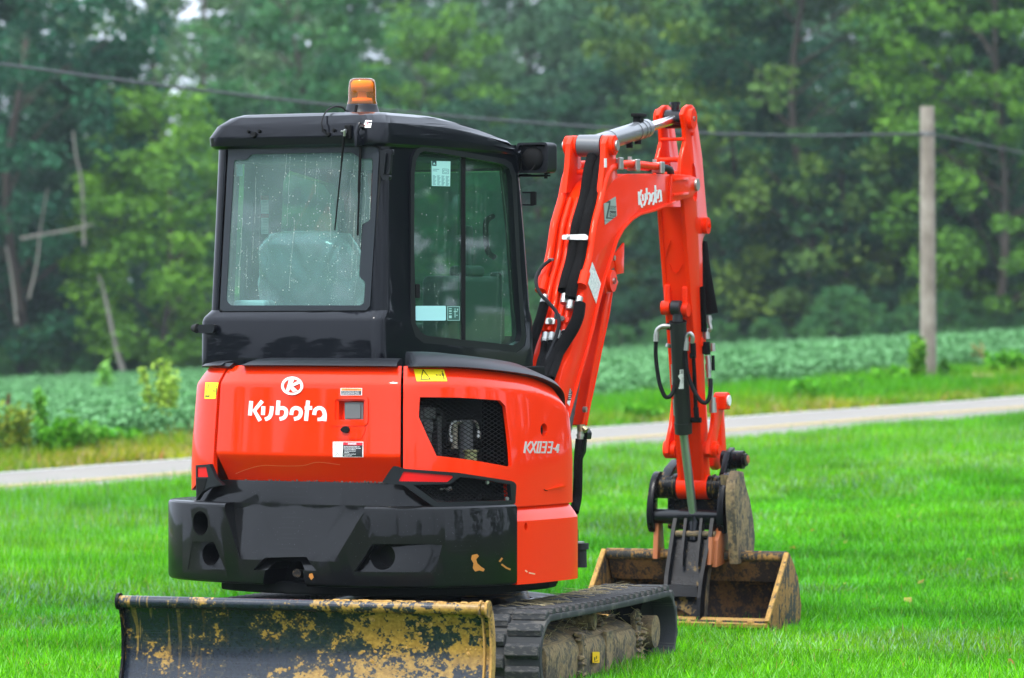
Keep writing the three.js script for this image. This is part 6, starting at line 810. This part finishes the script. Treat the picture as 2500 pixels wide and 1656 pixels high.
{ // thumb cylinder on the inner side of the arm
  const A = P(BO, 1655, 785, { fwd: 1.79 }), B = P(BO, 1669, 1058, { fwd: 1.925 }), C = P(BO, 1694, 1268, { fwd: 2.0 }), D = B.clone().sub(A).normalize();
  const cy = part('thumb_cylinder', crease(merge([rod(A, B, 0.040, 0.040, 28), rod(A, A.clone().addScaledVector(D, 0.012), 0.0425, 0.0425, 28), rod(B.clone().addScaledVector(D, -0.055), B, 0.044, 0.042, 28), rod(P(BO, 1654, 735, { fwd: 1.785 }), A, 0.020, 0.026), across(1.785, P(BO, 1652, 752, { fwd: 1.785 }).y, P(BO, 1652, 752, { fwd: 1.785 }).x - 0.022, P(BO, 1652, 752, { fwd: 1.785 }).x + 0.022, 0.036)])), std([0.010, 0.010, 0.011], { roughness: 0.5 }), BO, 'matt black thumb cylinder hanging along the arm');
  sub('piston_rod', rod(B, C, 0.0215, 0.0215, 24), std([0.34, 0.38, 0.35], { metalness: 0.85, roughness: 0.3 }), cy, 'bright greenish piston rod');
  sub('rod_eye', merge([rod(P(BO, 1694, 1262, { fwd: 1.99 }), P(BO, 1696, 1280, { fwd: 1.99 }), 0.024), rod(P(BO, 1695, 1275, { fwd: 1.985 }), P(BO, 1693, 1320, { fwd: 1.97 }), 0.028, 0.030)]), M.black, cy);
  const lab = label(96, 256, (k, w, h) => { k.fillStyle = '#0b0b0b'; k.fillRect(0, 0, w, h); k.fillStyle = '#d8d8d4'; k.beginPath(); k.moveTo(30, 4); k.lineTo(88, 4); k.lineTo(92, 250); k.lineTo(10, 254); k.lineTo(24, 220); k.lineTo(40, 140); k.lineTo(4, 90); k.lineTo(30, 60); k.fill(); k.fillStyle = '#333'; for (let i = 0; i < 8; i++) k.fillRect(40, 12 + i * 6, 40, 3); for (let i = 0; i < 6; i++) k.fillRect(60, 110 + i * 14, 24, 3); });
  const cm = onMesh(BO, rod(A, B, 0.0402, 0.0402, 64));
  sub('torn_label', conform(rect(1655, 902, 1670, 950), cm, 0.0004, 0.001, [], 6), lab, cy, 'torn white label on the cylinder');
  const H = (a, b, f) => P(BO, a, b, { fwd: f }), hz = part('thumb_hoses', tube([[1601.5, 832], [1601, 865], [1605, 905], [1613, 945], [1626, 970], [1636, 968], [1644, 955], [1648, 930]].map(([a, b], i) => H(a, b, 1.76 + 0.012 * i)), 0.0105, 0.0105, 50, 10), M.hose, BO, 'muddy black hose loops either side of the thumb cylinder');
  sub('hose', tube([[1674, 850], [1674, 880], [1680, 915], [1695, 955], [1712, 980], [1722, 984], [1731, 974], [1735, 945], [1735, 925]].map(([a, b], i) => H(a, b, 1.80 + 0.008 * i)), 0.0105, 0.0105, 50, 10), M.hose, hz);
  sub('hose_fittings', merge([tube([H(1637, 797, 1.77), H(1618, 797, 1.765), H(1605, 806, 1.762), H(1602.5, 822, 1.76)], 0.011, 0.011, 16, 10), rod(H(1602.5, 815, 1.76), H(1602, 834, 1.76), 0.013), rod(H(1622, 797, 1.765), H(1630, 797, 1.768), 0.013), tube([H(1690, 838, 1.81), H(1691, 822, 1.805), H(1684, 814, 1.80), H(1677, 822, 1.80), H(1676, 836, 1.80)], 0.011, 0.011, 16, 10), rod(H(1676.5, 834, 1.80), H(1675, 856, 1.80), 0.0135), rod(H(1634, 840, 1.83), H(1631, 848, 1.83), 0.014), rod(H(1642, 890, 1.86), H(1644, 940, 1.87), 0.008), rod(H(1648, 975, 1.9), H(1650, 1015, 1.91), 0.011)]), M.zinc, hz, 'bright hose elbows');
  sub('port_block', merge([rod(H(1628, 797, 1.775), H(1645, 798, 1.79), 0.017), rod(H(1692, 838, 1.815), H(1693, 868, 1.82), 0.014), rod(H(1693, 862, 1.825), H(1699, 1000, 1.90), 0.0095), rod(H(1699, 995, 1.90), H(1701, 1022, 1.905), 0.013), rod(H(1686, 1026, 1.92), H(1712, 1026, 1.92), 0.013), rod(H(1686, 869, 1.82), H(1698, 868, 1.82), 0.014)]), M.dull, hz);
}
{ // hoses and couplings along the outer side of the arm
  const Q = (a, b, l = 0.082) => P(BO, a, b, { lat: l }), s = part('arm_hoses', merge([tube([Q(1718, 592, 0.03), Q(1722, 650, 0.05), Q(1731, 715, 0.07), Q(1738, 765, 0.08)], 0.020, 0.032, 16, 10), tube([Q(1714, 700, 0.078), Q(1717, 760, 0.08), Q(1719, 810, 0.08)], 0.014, 0.016, 10, 8)]), M.sleeve, BO, 'black sleeved hose down the outer side of the arm');
  const q = (a, b) => { const f = fy(1712, b, 0.07)[0]; return P(BO, a, b, { fwd: f + 0.03 }); };
  sub('couplings', merge([rod(q(1731, 770), q(1732, 790), 0.012), rod(q(1731, 776), q(1732, 783), 0.0145), tube([q(1732, 788), q(1735, 805), q(1728, 808)], 0.010, 0.010, 8, 8), rod(q(1724, 806), q(1726, 828), 0.016), rod(q(1740, 838), q(1741, 858), 0.012), rod(q(1728, 868), q(1731, 890), 0.014), rod(q(1730, 888), q(1731, 905), 0.0175), rod(q(1730, 905), q(1731, 922), 0.012), rod(q(1737, 940), q(1738, 975), 0.008), rod(q(1740, 970), q(1741, 984), 0.014), rod(q(1740, 984), q(1741, 1008), 0.0185), rod(q(1732, 925), q(1733, 945), 0.009)]), M.zinc, s, 'bright quick couplings on the arm');
  sub('valve', merge([bx(0.03, 0.06, 0.04, q(1724, 850), 0.008), rod(q(1726, 835), q(1728, 866), 0.014), rod(q(1741, 868), q(1742, 905), 0.008)]), M.dull, s);
  sub('bracket', merge([bx(0.04, 0.045, 0.06, q(1710, 835), 0.006)]), M.boomPaint, s);
}
{ // bucket linkage
  const L = 0.105, pl = (px, lat, th = 0.02) => plate(trace(BO, L, px), lat, th, 0.003);
  const bar = [[1744, 972], [1762, 968], [1766, 985], [1752, 1050], [1745, 1085], [1748, 1105], [1738, 1118], [1727, 1108], [1728, 1082], [1737, 1040]];
  const lk = part('bucket_link', merge([pl(bar, 0.105), pl(bar, -0.105)]), M.boomPaint, BO, 'orange bucket linkage below the arm');
  const p = fy(1764, 978, 0.12), q = fy(1745, 1098, 0.12);
  sub('link_cross_block', merge([across(p[0], p[1], 0.085, 0.150, 0.040), bx(0.06, 0.07, 0.09, V(0.118, p[1] - 0.01, p[0]), 0.008)]), M.boomPaint, lk);
  sub('pin_cap', across(p[0], p[1], 0.148, 0.158, 0.026), M.white, lk);
  sub('pivot_boss', merge([across(q[0], q[1], 0.07, 0.135, 0.040), across(q[0], q[1], 0.13, 0.145, 0.024), across(q[0], q[1], -0.135, -0.07, 0.040)]), M.boomPaint, lk);
  sub('push_link', merge([plate(trace(BO, 0.05, [[1755, 985], [1763, 985], [1767, 1060], [1770, 1110], [1766, 1140], [1748, 1148], [1738, 1138], [1736, 1118], [1750, 1112], [1757, 1090]]), 0.045, 0.03, 0.004), plate(trace(BO, 0.05, [[1755, 985], [1763, 985], [1767, 1060], [1770, 1110], [1766, 1140], [1748, 1148], [1738, 1138], [1736, 1118], [1750, 1112], [1757, 1090]]), -0.045, 0.03, 0.004)]), M.boomPaint, lk);
}
{ // coupler and the bucket's ears
  const bot = fy(1729, 1190, 0.07), y0 = bot[1], f0 = bot[0];
  const cp = part('coupler', merge([across(f0, y0, 0.078, 0.185, 0.058), across(f0, y0, 0.098, 0.106, 0.064), across(f0, y0, 0.14, 0.15, 0.064), across(f0, y0, -0.185, -0.078, 0.058), across(f0, y0, -0.1, -0.08, 0.066), bx(0.30, 0.16, 0.03, V(0.0, y0 - 0.13, f0 + 0.04), 0.01)]), M.steel, BO, 'dark worn quick coupler at the foot of the arm');
  const hook = [[f0 + 0.06, y0 + 0.06], [f0 - 0.02, y0 + 0.075], [f0 - 0.09, y0 + 0.03], [f0 - 0.14, y0 - 0.08], [f0 - 0.14, y0 - 0.17], [f0 - 0.10, y0 - 0.22], [f0 - 0.04, y0 - 0.20], [f0 - 0.06, y0 - 0.14], [f0 - 0.05, y0 - 0.04], [f0 + 0.03, y0 - 0.04]];
  for (const lat of [-0.185, 0.175]) sub('side_hook', plate(smooth([...hook, hook[0]], 3).slice(0, -1), lat, 0.032, 0.004), M.steel, cp);
  sub('upper_ear', merge([across(f0 + 0.17, y0 + 0.13, 0.09, 0.20, 0.045), across(f0 + 0.17, y0 + 0.13, 0.19, 0.215, 0.032), plate([[f0 + 0.20, y0 + 0.19], [f0 + 0.12, y0 + 0.17], [f0 + 0.02, y0 + 0.05], [f0 + 0.02, y0 - 0.05], [f0 + 0.18, y0 - 0.05], [f0 + 0.23, y0 + 0.08]], 0.13, 0.03, 0.004), plate([[f0 + 0.14, y0 + 0.13], [f0 + 0.02, y0 + 0.09], [f0 - 0.03, y0 + 0.05], [f0 + 0.1, y0 - 0.02]], -0.14, 0.05, 0.004)]), M.steel, cp);
  const pr = P(BO, 1700, 1262, { fwd: f0 - 0.08 }).y;
  sub('cross_tube', merge([across(f0 - 0.09, pr, -0.17, 0.16, 0.036)]), M.black, cp);
  sub('bolt', merge([rod(P(BO, 1826, 1122, { fwd: f0 + 0.1 }), P(BO, 1828, 1122, { fwd: f0 + 0.1 }), 0.02)]), M.rust, cp);
  // tall curved cheek, caked in mud
  const ck = trace(BO, 0.25, [[1789, 1200], [1792, 1172], [1800, 1150], [1812, 1152], [1818, 1185], [1828, 1220], [1836, 1265], [1840, 1310], [1838, 1345], [1831, 1378], [1799, 1378], [1795, 1320], [1790, 1250]]);
  part('curved_cheek_plate', boxUV(plate(ck, 0.235, 0.05, 0.010), 2), M.mud, BO, 'tall curved cheek plate caked in dry mud');
  const ck2 = trace(BO, 0.17, [[1760, 1160], [1784, 1160], [1790, 1200], [1786, 1285], [1780, 1292], [1770, 1286], [1764, 1220]]);
  part('cheek_plate', boxUV(plate(ck2, 0.185, 0.04, 0.006), 2), M.mud, BO, 'muddy inner cheek plate of the coupler');
}
{ // thumb
  const fT = (py) => { const k = [[1262, 1.975], [1330, 1.90], [1400, 1.83], [1440, 1.785], [1525, 1.72]]; for (let i = 0; i < k.length - 1; i++) if (py <= k[i + 1][0]) return mix(k[i][1], k[i + 1][1], (py - k[i][0]) / (k[i + 1][0] - k[i][0])); return 1.72; };
  const T = (px, py) => P(BO, px, py, { fwd: fT(py) });
  const rib = (px, w, dep) => { const g = []; const q = px.map(([a, b]) => T(a, b)); for (let i = 0; i < q.length - 1; i++) g.push(hull([q[i], q[i + 1]].flatMap((p) => [-w / 2, w / 2].flatMap((o) => [new V3(p.x + o, p.y, p.z), new V3(p.x + o, p.y + 0.004, p.z - dep)])))); return merge(g); };
  const lf = [[1650, 1258], [1642, 1300], [1634, 1355], [1627, 1405], [1624, 1445], [1626, 1476]], rt = [[1740, 1258], [1733, 1310], [1720, 1365], [1711, 1415], [1706, 1460], [1704, 1515]];
  const th = part('thumb', merge([rib(lf, 0.019, 0.07)]), M.steel, BO, 'black ribbed thumb closing towards the bucket');
  sub('side_rib', rib(rt, 0.019, 0.07), M.steel, th); sub('rib', rib([[1675, 1258], [1669, 1310], [1665, 1345], [1663, 1380]], 0.014, 0.05), M.steel, th); sub('rib', rib([[1713, 1258], [1708, 1310], [1704, 1345], [1701, 1382]], 0.014, 0.05), M.steel, th);
  const fl = []; const n = lf.length; for (let i = 1; i < n - 1; i++) { const a = T(...lf[i]), b = T(...lf[i + 1]), c = T(...rt[i + 1]), d = T(...rt[i]); fl.push(hull([a, b, c, d].flatMap((p) => [new V3(p.x, p.y, p.z - 0.045), new V3(p.x, p.y, p.z - 0.06)]))); }
  sub('web_plate', boxUV(merge(fl), 1.5), M.steel, th);
  const e0 = T(1633, 1428), e1 = T(1702, 1432), e2 = T(1632, 1456), e3 = T(1702, 1458); sub('end_block', crease(hull([e0, e1, e2, e3].flatMap((p) => [p.clone(), new V3(p.x, p.y, p.z - 0.07)]))), M.steel, th);
  sub('side_cheek', merge([plate(trace(BO, 0.10, [[1742, 1265], [1748, 1290], [1738, 1360], [1730, 1420], [1724, 1500], [1717, 1520], [1712, 1470], [1716, 1400], [1728, 1330]]), 0.10, 0.014, 0.002)]), M.mud, th);
  const pp = T(1690, 1305); sub('pin', rod(new V3(pp.x - 0.11, pp.y, pp.z - 0.03), new V3(pp.x + 0.11, pp.y, pp.z - 0.03), 0.016), M.mud, th);
}
{ // bucket
  const lo = [1.71, 0.118], prof = smooth([[1.70, 0.122], [1.80, 0.085], [1.95, 0.042], [2.10, 0.035], [2.20, 0.075], [2.225, 0.17], [2.17, 0.30], [2.10, 0.375], [2.04, 0.412]], 3), l0 = -0.435, l1 = 0.485, mid = (l0 + l1) / 2, wd = l1 - l0;
  const b = part('bucket', boxUV(plate(stroke(prof, 0.014), mid, wd, 0.002), 2), M.bucketIn, BO, 'wide rusty grading bucket resting on the grass');
  const side = [[1.695, 0.128], [1.84, 0.035], [1.95, 0.028], [2.12, 0.024], [2.215, 0.07], [2.240, 0.17], [2.185, 0.31], [2.11, 0.385], [2.045, 0.435], [2.02, 0.432]];
  for (const lat of [l0 - 0.009, l1 + 0.009]) { const s = sub('side_plate', boxUV(plate(side, lat, 0.018, 0.003), 2), M.bucket, b); sub('side_edge', boxUV(plate(stroke([[1.692, 0.126], [2.022, 0.436]], 0.016), lat, 0.024, 0.003), 2), M.lip, s); }
  sub('top_roll', boxUV(across(2.045, 0.418, l0, l1, 0.027), 2), M.bucket, b);
  sub('back_stiffener', boxUV(plate(stroke([[2.05, 0.40], [2.10, 0.30]], 0.03), mid, wd - 0.02, 0.004), 2), M.bucketIn, b);
  sub('cutting_lip', boxUV(bx(wd + 0.02, 0.022, 0.10, V(mid, 0.116, 1.735), 0.004, [0.22, 0, 0]), 2), M.lip, b, 'ochre muddy cutting lip');
  sub('lip_stud', merge([1680, 1756, 1833].map((px) => { const p = P(BO, px, 1521, { fwd: 1.70 }); return new THREE.SphereGeometry(0.016, 10, 8).scale(1.2, 1, 1).translate(p.x, p.y, p.z); })), M.lip, b);
  sub('rust_ear', plate(trace(BO, 0.16, [[1756, 1290], [1772, 1280], [1777, 1330], [1774, 1372], [1744, 1385], [1746, 1320]]), 0.16, 0.03, 0.003), M.rust, b, 'rusty mounting ear of the bucket');
  sub('rust_ear', plate(trace(BO, 0.16, [[1742, 1312], [1754, 1312], [1756, 1372], [1738, 1380]]), 0.145, 0.02, 0.003), M.rust, b); sub('rust_ear', plate([[1.98, 0.40], [2.1, 0.40], [2.06, 0.60], [2.0, 0.60]], -0.165, 0.025, 0.003), M.rust, b);
}
// ---------------------------------------------------------------- swing bracket, hoses beside the house
{
  const sw = part('swing_bracket', merge([bx(0.30, 0.34, 0.30, V(0.16, 0.72, 0.42), 0.03), bx(0.16, 0.30, 0.16, V(0.22, 0.95, 0.50), 0.02)]), M.dull, HO, 'black boom swing bracket at the front of the body');
  const p = P(HO, 1417, 1330, { fwd: 0.08 }), q = P(HO, 1416, 1385, { fwd: 0.08 });
  sub('pivot', merge([rod(p, q, 0.026, 0.030), rod(p.clone().add(new V3(0, -0.02, 0)), p.clone().add(new V3(0, 0.006, 0)), 0.036), bx(0.10, 0.06, 0.05, V((p.x + q.x) / 2 - 0.05, (p.y + q.y) / 2 - 0.01, -p.z - 0.02), 0.006)]), M.rubber, sw);
  sub('washer', rod(p.clone().add(new V3(-0.008, 0.005, 0)), p.clone().add(new V3(-0.008, 0.013, 0)), 0.024), M.zinc, sw);
  const h = (a, b, f = 0.05) => P(HO, a, b, { fwd: f });
  const hs = part('swing_hose', merge([tube([h(1416, 1072), h(1412, 1120), h(1411, 1170), h(1409, 1215), h(1402, 1250, 0.0)], 0.019, 0.021, 24, 10)]), M.sleeve, HO, 'black sleeved hose beside the side panel');
  sub('fitting', merge([rod(h(1418, 1037), h(1419, 1054), 0.017, 0.017, 6), rod(h(1424, 1045), h(1432, 1052), 0.012)]), M.brass, hs); sub('fitting', merge([rod(h(1418, 1052), h(1416, 1076), 0.0145), rod(h(1417, 1060), h(1417, 1066), 0.017)]), M.zinc, hs);
  sub('end_block', merge([conform(roundPoly([[1422, 1046], [1433, 1045], [1440, 1058], [1438, 1073], [1424, 1073]], 3), onPlane(HO, { fwd: 0.09 }), -0.02, 0.02, [], 0), conform(roundPoly([[1423, 1073], [1431, 1073], [1428, 1105], [1420, 1122]], 3), onPlane(HO, { fwd: 0.09 }), -0.01, 0.01, [], 0)]), M.plastic, hs);
}
// ---------------------------------------------------------------- undercarriage
const loopPts = (g) => { const out = [], arc = (cf, cy, r, a0, a1, n) => { for (let i = 0; i <= n; i++) { const a = mix(a0, a1, i / n); out.push([cf + r * Math.cos(a), cy + r * Math.sin(a)]); } }; arc(0.885, 0.200, 0.165 + g, -Math.PI / 2, Math.PI * 0.45, 12); for (let i = 1; i < 8; i++) { const t = i / 8; out.push([mix(0.91, -0.86, t), 0.200 + 0.163 + g - 0.006 * Math.sin(Math.PI * t) + 0.014 * t]); } arc(-0.875, 0.206, 0.170 + g, Math.PI * 0.52, Math.PI * 1.5, 14); return out; };
const loopCurve = new THREE.CatmullRomCurve3(loopPts(0).map(([f, y]) => V(0, y, f)), true);
const lugG = [0, 1, 2].map((k) => { const g = new RoundedBoxGeometry(0.145, 0.030, 0.058 + 0.004 * k, 1, 0.008); const p = g.attributes.position; for (let i = 0; i < p.count; i++) if (p.getY(i) > 0) p.setZ(i, p.getZ(i) * 0.72); g.computeVertexNormals(); return g; });
const rubberTex = tex(256, 256, (u, v) => { const a = fbm(u * 8, v * 8, 8, 900, 5); return mixc([0.15, 0.155, 0.16], [0.30, 0.29, 0.27], ss(0.45, 0.75, a)); });
M.track = std(0xffffff, { map: rubberTex, roughness: 0.82, bumpMap: fine, bumpScale: 0.001 });
function track(side, single) {
  const lat = side * 0.625, band = part('rubber_track', boxUV(plate(loopPts(0), lat, 0.30, 0.006, [loopPts(-0.028).reverse()]), 2), M.track, UN, side > 0 ? 'worn rubber track beside the dozer blade, frame caked in mud' : 'far rubber track mostly hidden behind the blade');
  const n = 50, lugs = [];
  for (let i = 0; i < n; i++) for (const h of [-1, 1]) {
    const t = ((i + (h > 0 ? 0.5 : 0)) / n) % 1, p = loopCurve.getPointAt(t), g = loopCurve.getTangentAt(t), nrm = new V3(0, -g.z, g.y).normalize(); if (nrm.dot(p.clone().sub(V(0, 0.2, p.z < 0 ? 0.6 : -0.6))) < 0) nrm.negate();
    const m = new THREE.Matrix4().makeBasis(new V3(1, 0, 0), nrm, new V3().crossVectors(new V3(1, 0, 0), nrm)); m.setPosition(lat + h * 0.074, p.y + nrm.y * 0.010, p.z + nrm.z * 0.010);
    if (single) { const l = new THREE.Mesh(lugG[(i * 7 + (h > 0 ? 1 : 0)) % 3], M.track); l.name = 'tread_lug'; l.applyMatrix4(m); band.add(l); } else lugs.push(lugG[i % 3].clone().applyMatrix4(m));
  }
  if (!single) sub('tread_lugs', merge(lugs), M.track, band);
  return band;
}
track(1, true); track(-1, false);
for (const s of [1, -1]) {
  const cross = (l) => s * l, sec = roundPoly([[0.50, 0.055], [0.725, 0.055], [0.735, 0.20], [0.70, 0.245], [0.58, 0.285], [0.50, 0.285]], 0.03, 3).map(([a, b]) => [s * a, b]);
  const beam = (f0, f1, k = 1, dy = 0) => { const g = new THREE.ExtrudeGeometry(shapeOf(s > 0 ? sec : sec.slice().reverse()), { depth: f1 - f0, bevelEnabled: true, bevelSize: 0.006, bevelThickness: 0.01, bevelSegments: 2, bevelOffset: -0.006 }); g.scale(1, k, 1); g.translate(0, dy, -f1); return crease(norm(g), 0.6); };
  const fr = part('track_frame', boxUV(merge([beam(-0.80, -0.36, 1.04), beam(-0.34, 0.10), beam(0.12, 0.52, 0.98)]), 2), M.mud, UN, s > 0 ? 'mud caked track frame beam' : 'far track frame beam');
  sub('frame_strap', boxUV(merge([bx(0.02, 0.20, 0.10, V(cross(0.728), 0.14, 0.09), 0.004), bx(0.03, 0.20, 0.03, V(cross(0.735), 0.16, -0.345), 0.01)]), 2), M.mud, fr);
  sub('idler_hub', boxUV(merge([rod(V(cross(0.52), 0.185, 0.83), V(cross(0.735), 0.185, 0.83), 0.072, 0.072, 28)]), 2), M.mud, fr, 'round front idler hub');
  sub('idler_wheel', merge([rod(V(cross(0.57), 0.195, 0.87), V(cross(0.68), 0.195, 0.87), 0.130, 0.130, 32)]), M.dull, fr);
  sub('idler_yoke', boxUV(merge([bx(0.03, 0.11, 0.09, V(cross(0.690), 0.235, 0.66), 0.02, [0.25, 0, 0]), bx(0.10, 0.06, 0.20, V(cross(0.62), 0.17, 0.62), 0.01)]), 2), M.mud, fr);
  sub('sprocket', merge([rod(V(cross(0.56), 0.206, -0.875), V(cross(0.69), 0.206, -0.875), 0.135, 0.135, 30)]), M.dull, fr);
  sub('carrier_roller', boxUV(merge([rod(V(cross(0.50), 0.292, -0.02), V(cross(0.70), 0.292, -0.02), 0.040, 0.040, 22), rod(V(cross(0.69), 0.292, -0.02), V(cross(0.705), 0.292, -0.02), 0.034, 0.030, 22)]), 2), M.mud, fr);
  for (const f of [-0.55, -0.18, 0.2, 0.5]) sub('bottom_roller', rod(V(cross(0.50), 0.062, f), V(cross(0.72), 0.062, f), 0.045, 0.045, 18), M.dull, fr);
  if (s > 0) {
    sub('caution_tag', conform(rect(1446, 1592, 1463, 1619, 2), onPlane(UN, { lat: 0.740 }), 0, 0.002, [], 0), label(64, 96, (k) => { k.fillStyle = '#e9b60c'; k.fillRect(0, 0, 64, 96); k.fillStyle = '#5b4405'; k.fillRect(12, 44, 12, 26); k.fillRect(30, 38, 10, 22); k.fillRect(10, 76, 40, 5); }), fr, 'yellow tag on the track frame');
    const R = rng(64), st = []; for (let i = 0; i < 240; i++) { const k = i % 4, f = k === 0 ? 0.50 + 0.14 * R() : k === 1 ? -0.76 + 0.2 * R() : -0.7 + 1.3 * R(), y = k === 0 ? 0.05 + 0.24 * R() : k === 1 ? 0.255 + 0.03 * R() : 0.262 + 0.03 * R(), l = k === 0 ? 0.70 + 0.05 * R() : 0.56 + 0.13 * R(), a = R() * 6.28, b = (R() - 0.5) * 2, q = 0.02 + 0.05 * R(); st.push(rod(V(l, y, f), V(l + q * 0.5 * Math.cos(a), y + q * 0.5 * b, f + q * Math.sin(a)), 0.0012, 0.0008, 3)); }
    const sm = sub('straw', merge(st), std([0.42, 0.34, 0.16], { roughness: 1 }), fr); sm.userData.kind = 'stuff';
    const st2 = []; for (let i = 0; i < 90; i++) { const f = -0.8 + 1.5 * R(), a = R() * 6.28, q = 0.03 + 0.07 * R(); st2.push(rod(V(0.5 + 0.22 * R(), 0.397, f), V(0.5 + 0.22 * R() + q * Math.cos(a) * 0.4, 0.40 + 0.012 * R(), f + q * Math.sin(a)), 0.0014, 0.0009, 3)); }
    const sn = sub('straw', merge(st2), std([0.36, 0.29, 0.15], { roughness: 1 }), fr); sn.userData.kind = 'stuff';
    // lumps of mud
    const lm = []; for (let i = 0; i < 70; i++) { const k = i % 3, f = k === 0 ? 0.53 + 0.07 * R() : k === 1 ? -0.36 + 0.05 * R() : -0.78 + 1.3 * R(), y = k === 2 ? 0.24 + 0.04 * R() : 0.06 + 0.2 * R(), l = k === 2 ? 0.60 + 0.1 * R() : 0.722 + 0.015 * R(), r = 0.008 + 0.02 * R(); lm.push(new THREE.IcosahedronGeometry(r, 0).scale(1, 0.6, 1.4).rotateY(R() * 6).translate(l, y, -f)); } sub('mud_lumps', boxUV(merge(lm), 2), M.mud, fr).userData.kind = 'stuff';
  }
}
{
  const cf = part('centre_frame', merge([bx(0.80, 0.14, 0.9, V(0, 0.30, 0), 0.02), rod(V(0, 0.34, 0), V(0, 0.455, 0), 0.40, 0.36, 40), ...[1, -1].flatMap((s) => [1, -1].map((e) => hull([V(s * 0.18, 0.40, e * 0.30), V(s * 0.30, 0.40, e * 0.12), V(s * 0.50, 0.34, e * 0.62), V(s * 0.52, 0.30, e * 0.30), V(s * 0.18, 0.24, e * 0.30), V(s * 0.52, 0.22, e * 0.62), V(s * 0.50, 0.22, e * 0.3)])))]), M.steel, UN, 'dark centre frame and slewing ring between the tracks');
  void cf;
  const prof = smooth([[-1.728, 0.463], [-1.700, 0.440], [-1.676, 0.385], [-1.664, 0.310], [-1.666, 0.235], [-1.682, 0.165], [-1.706, 0.110], [-1.722, 0.085]], 4);
  const bg = plate(stroke(prof, 0.014), 0, 1.54, 0.002), uvm = (g) => { const p = g.attributes.position, u = g.attributes.uv; for (let i = 0; i < p.count; i++) u.setXY(i, (p.getX(i) + 0.775) / 1.55, (p.getY(i) - 0.05) / 0.43); return g; };
  const bl = part('dozer_blade', uvm(norm(bg)), M.bladeFace, UN, 'dark dozer blade splashed with ochre mud');
  sub('top_roll', uvm(norm(rod(V(-0.77, 0.452, -1.722), V(0.77, 0.452, -1.722), 0.024, 0.024, 20))), M.bladeFace, bl);
  sub('cutting_edge', uvm(norm(bx(1.55, 0.085, 0.016, V(0, 0.062, -1.738), 0.003, [-0.28, 0, 0]))), M.bladeFace, bl, 'cutting edge strip with mud along its top');
  const endp = [...stroke(prof, 0.05)]; for (const [lat, w] of [[0.772, 0.010], [0.744, 0.008], [-0.772, 0.012]]) sub('end_plate', boxUV(merge([plate(endp, lat, w, 0.002), across(-1.722, 0.452, lat - w / 2, lat + w / 2, 0.034)]), 2), lat > 0 ? M.lip : M.steel, bl);
  const arms = [1, -1].map((s) => hull([V(s * 0.26, 0.30, -1.66), V(s * 0.36, 0.30, -1.66), V(s * 0.26, 0.20, -1.66), V(s * 0.36, 0.20, -1.66), V(s * 0.22, 0.32, -0.4), V(s * 0.32, 0.32, -0.4), V(s * 0.22, 0.22, -0.4), V(s * 0.32, 0.22, -0.4)])); sub('push_arm', merge(arms), M.dull, bl);
  // clods stuck to the blade where the mud lies thick
  const R = rng(91), cl = []; for (let i = 0; i < 150; i++) { const u = Math.pow(R(), 0.55), l = -0.1 + 0.86 * u, v = R(), q = prof[Math.floor(v * (prof.length - 1))], r = 0.003 + 0.009 * R() * R(); if (fbm(l * 6 + 60, v * 5 + 60, 4096, 1234, 3) < 0.5) continue; cl.push(new THREE.IcosahedronGeometry(r, 0).scale(1.5, 1, 0.5).rotateZ(R() * 6).translate(l, q[1], -(q[0] - 0.008))); }
  for (let i = 0; i < 60; i++) { const l = 0.1 + 0.66 * R(), r = 0.004 + 0.008 * R(); cl.push(new THREE.IcosahedronGeometry(r, 0).scale(1.8, 0.6, 1).translate(l, 0.474, 1.722 + 0.012 * (R() - 0.5))); }
  sub('mud_clods', boxUV(merge(cl), 2), M.lip, bl).userData.kind = 'stuff';
}
top(ex, 'mini_excavator', 'orange and black mini excavator standing on the lawn', 'excavator');
scene.fog = new THREE.FogExp2(new THREE.Color(0.80, 0.90, 1.0), 0.00026);
renderer.render(scene, camera);
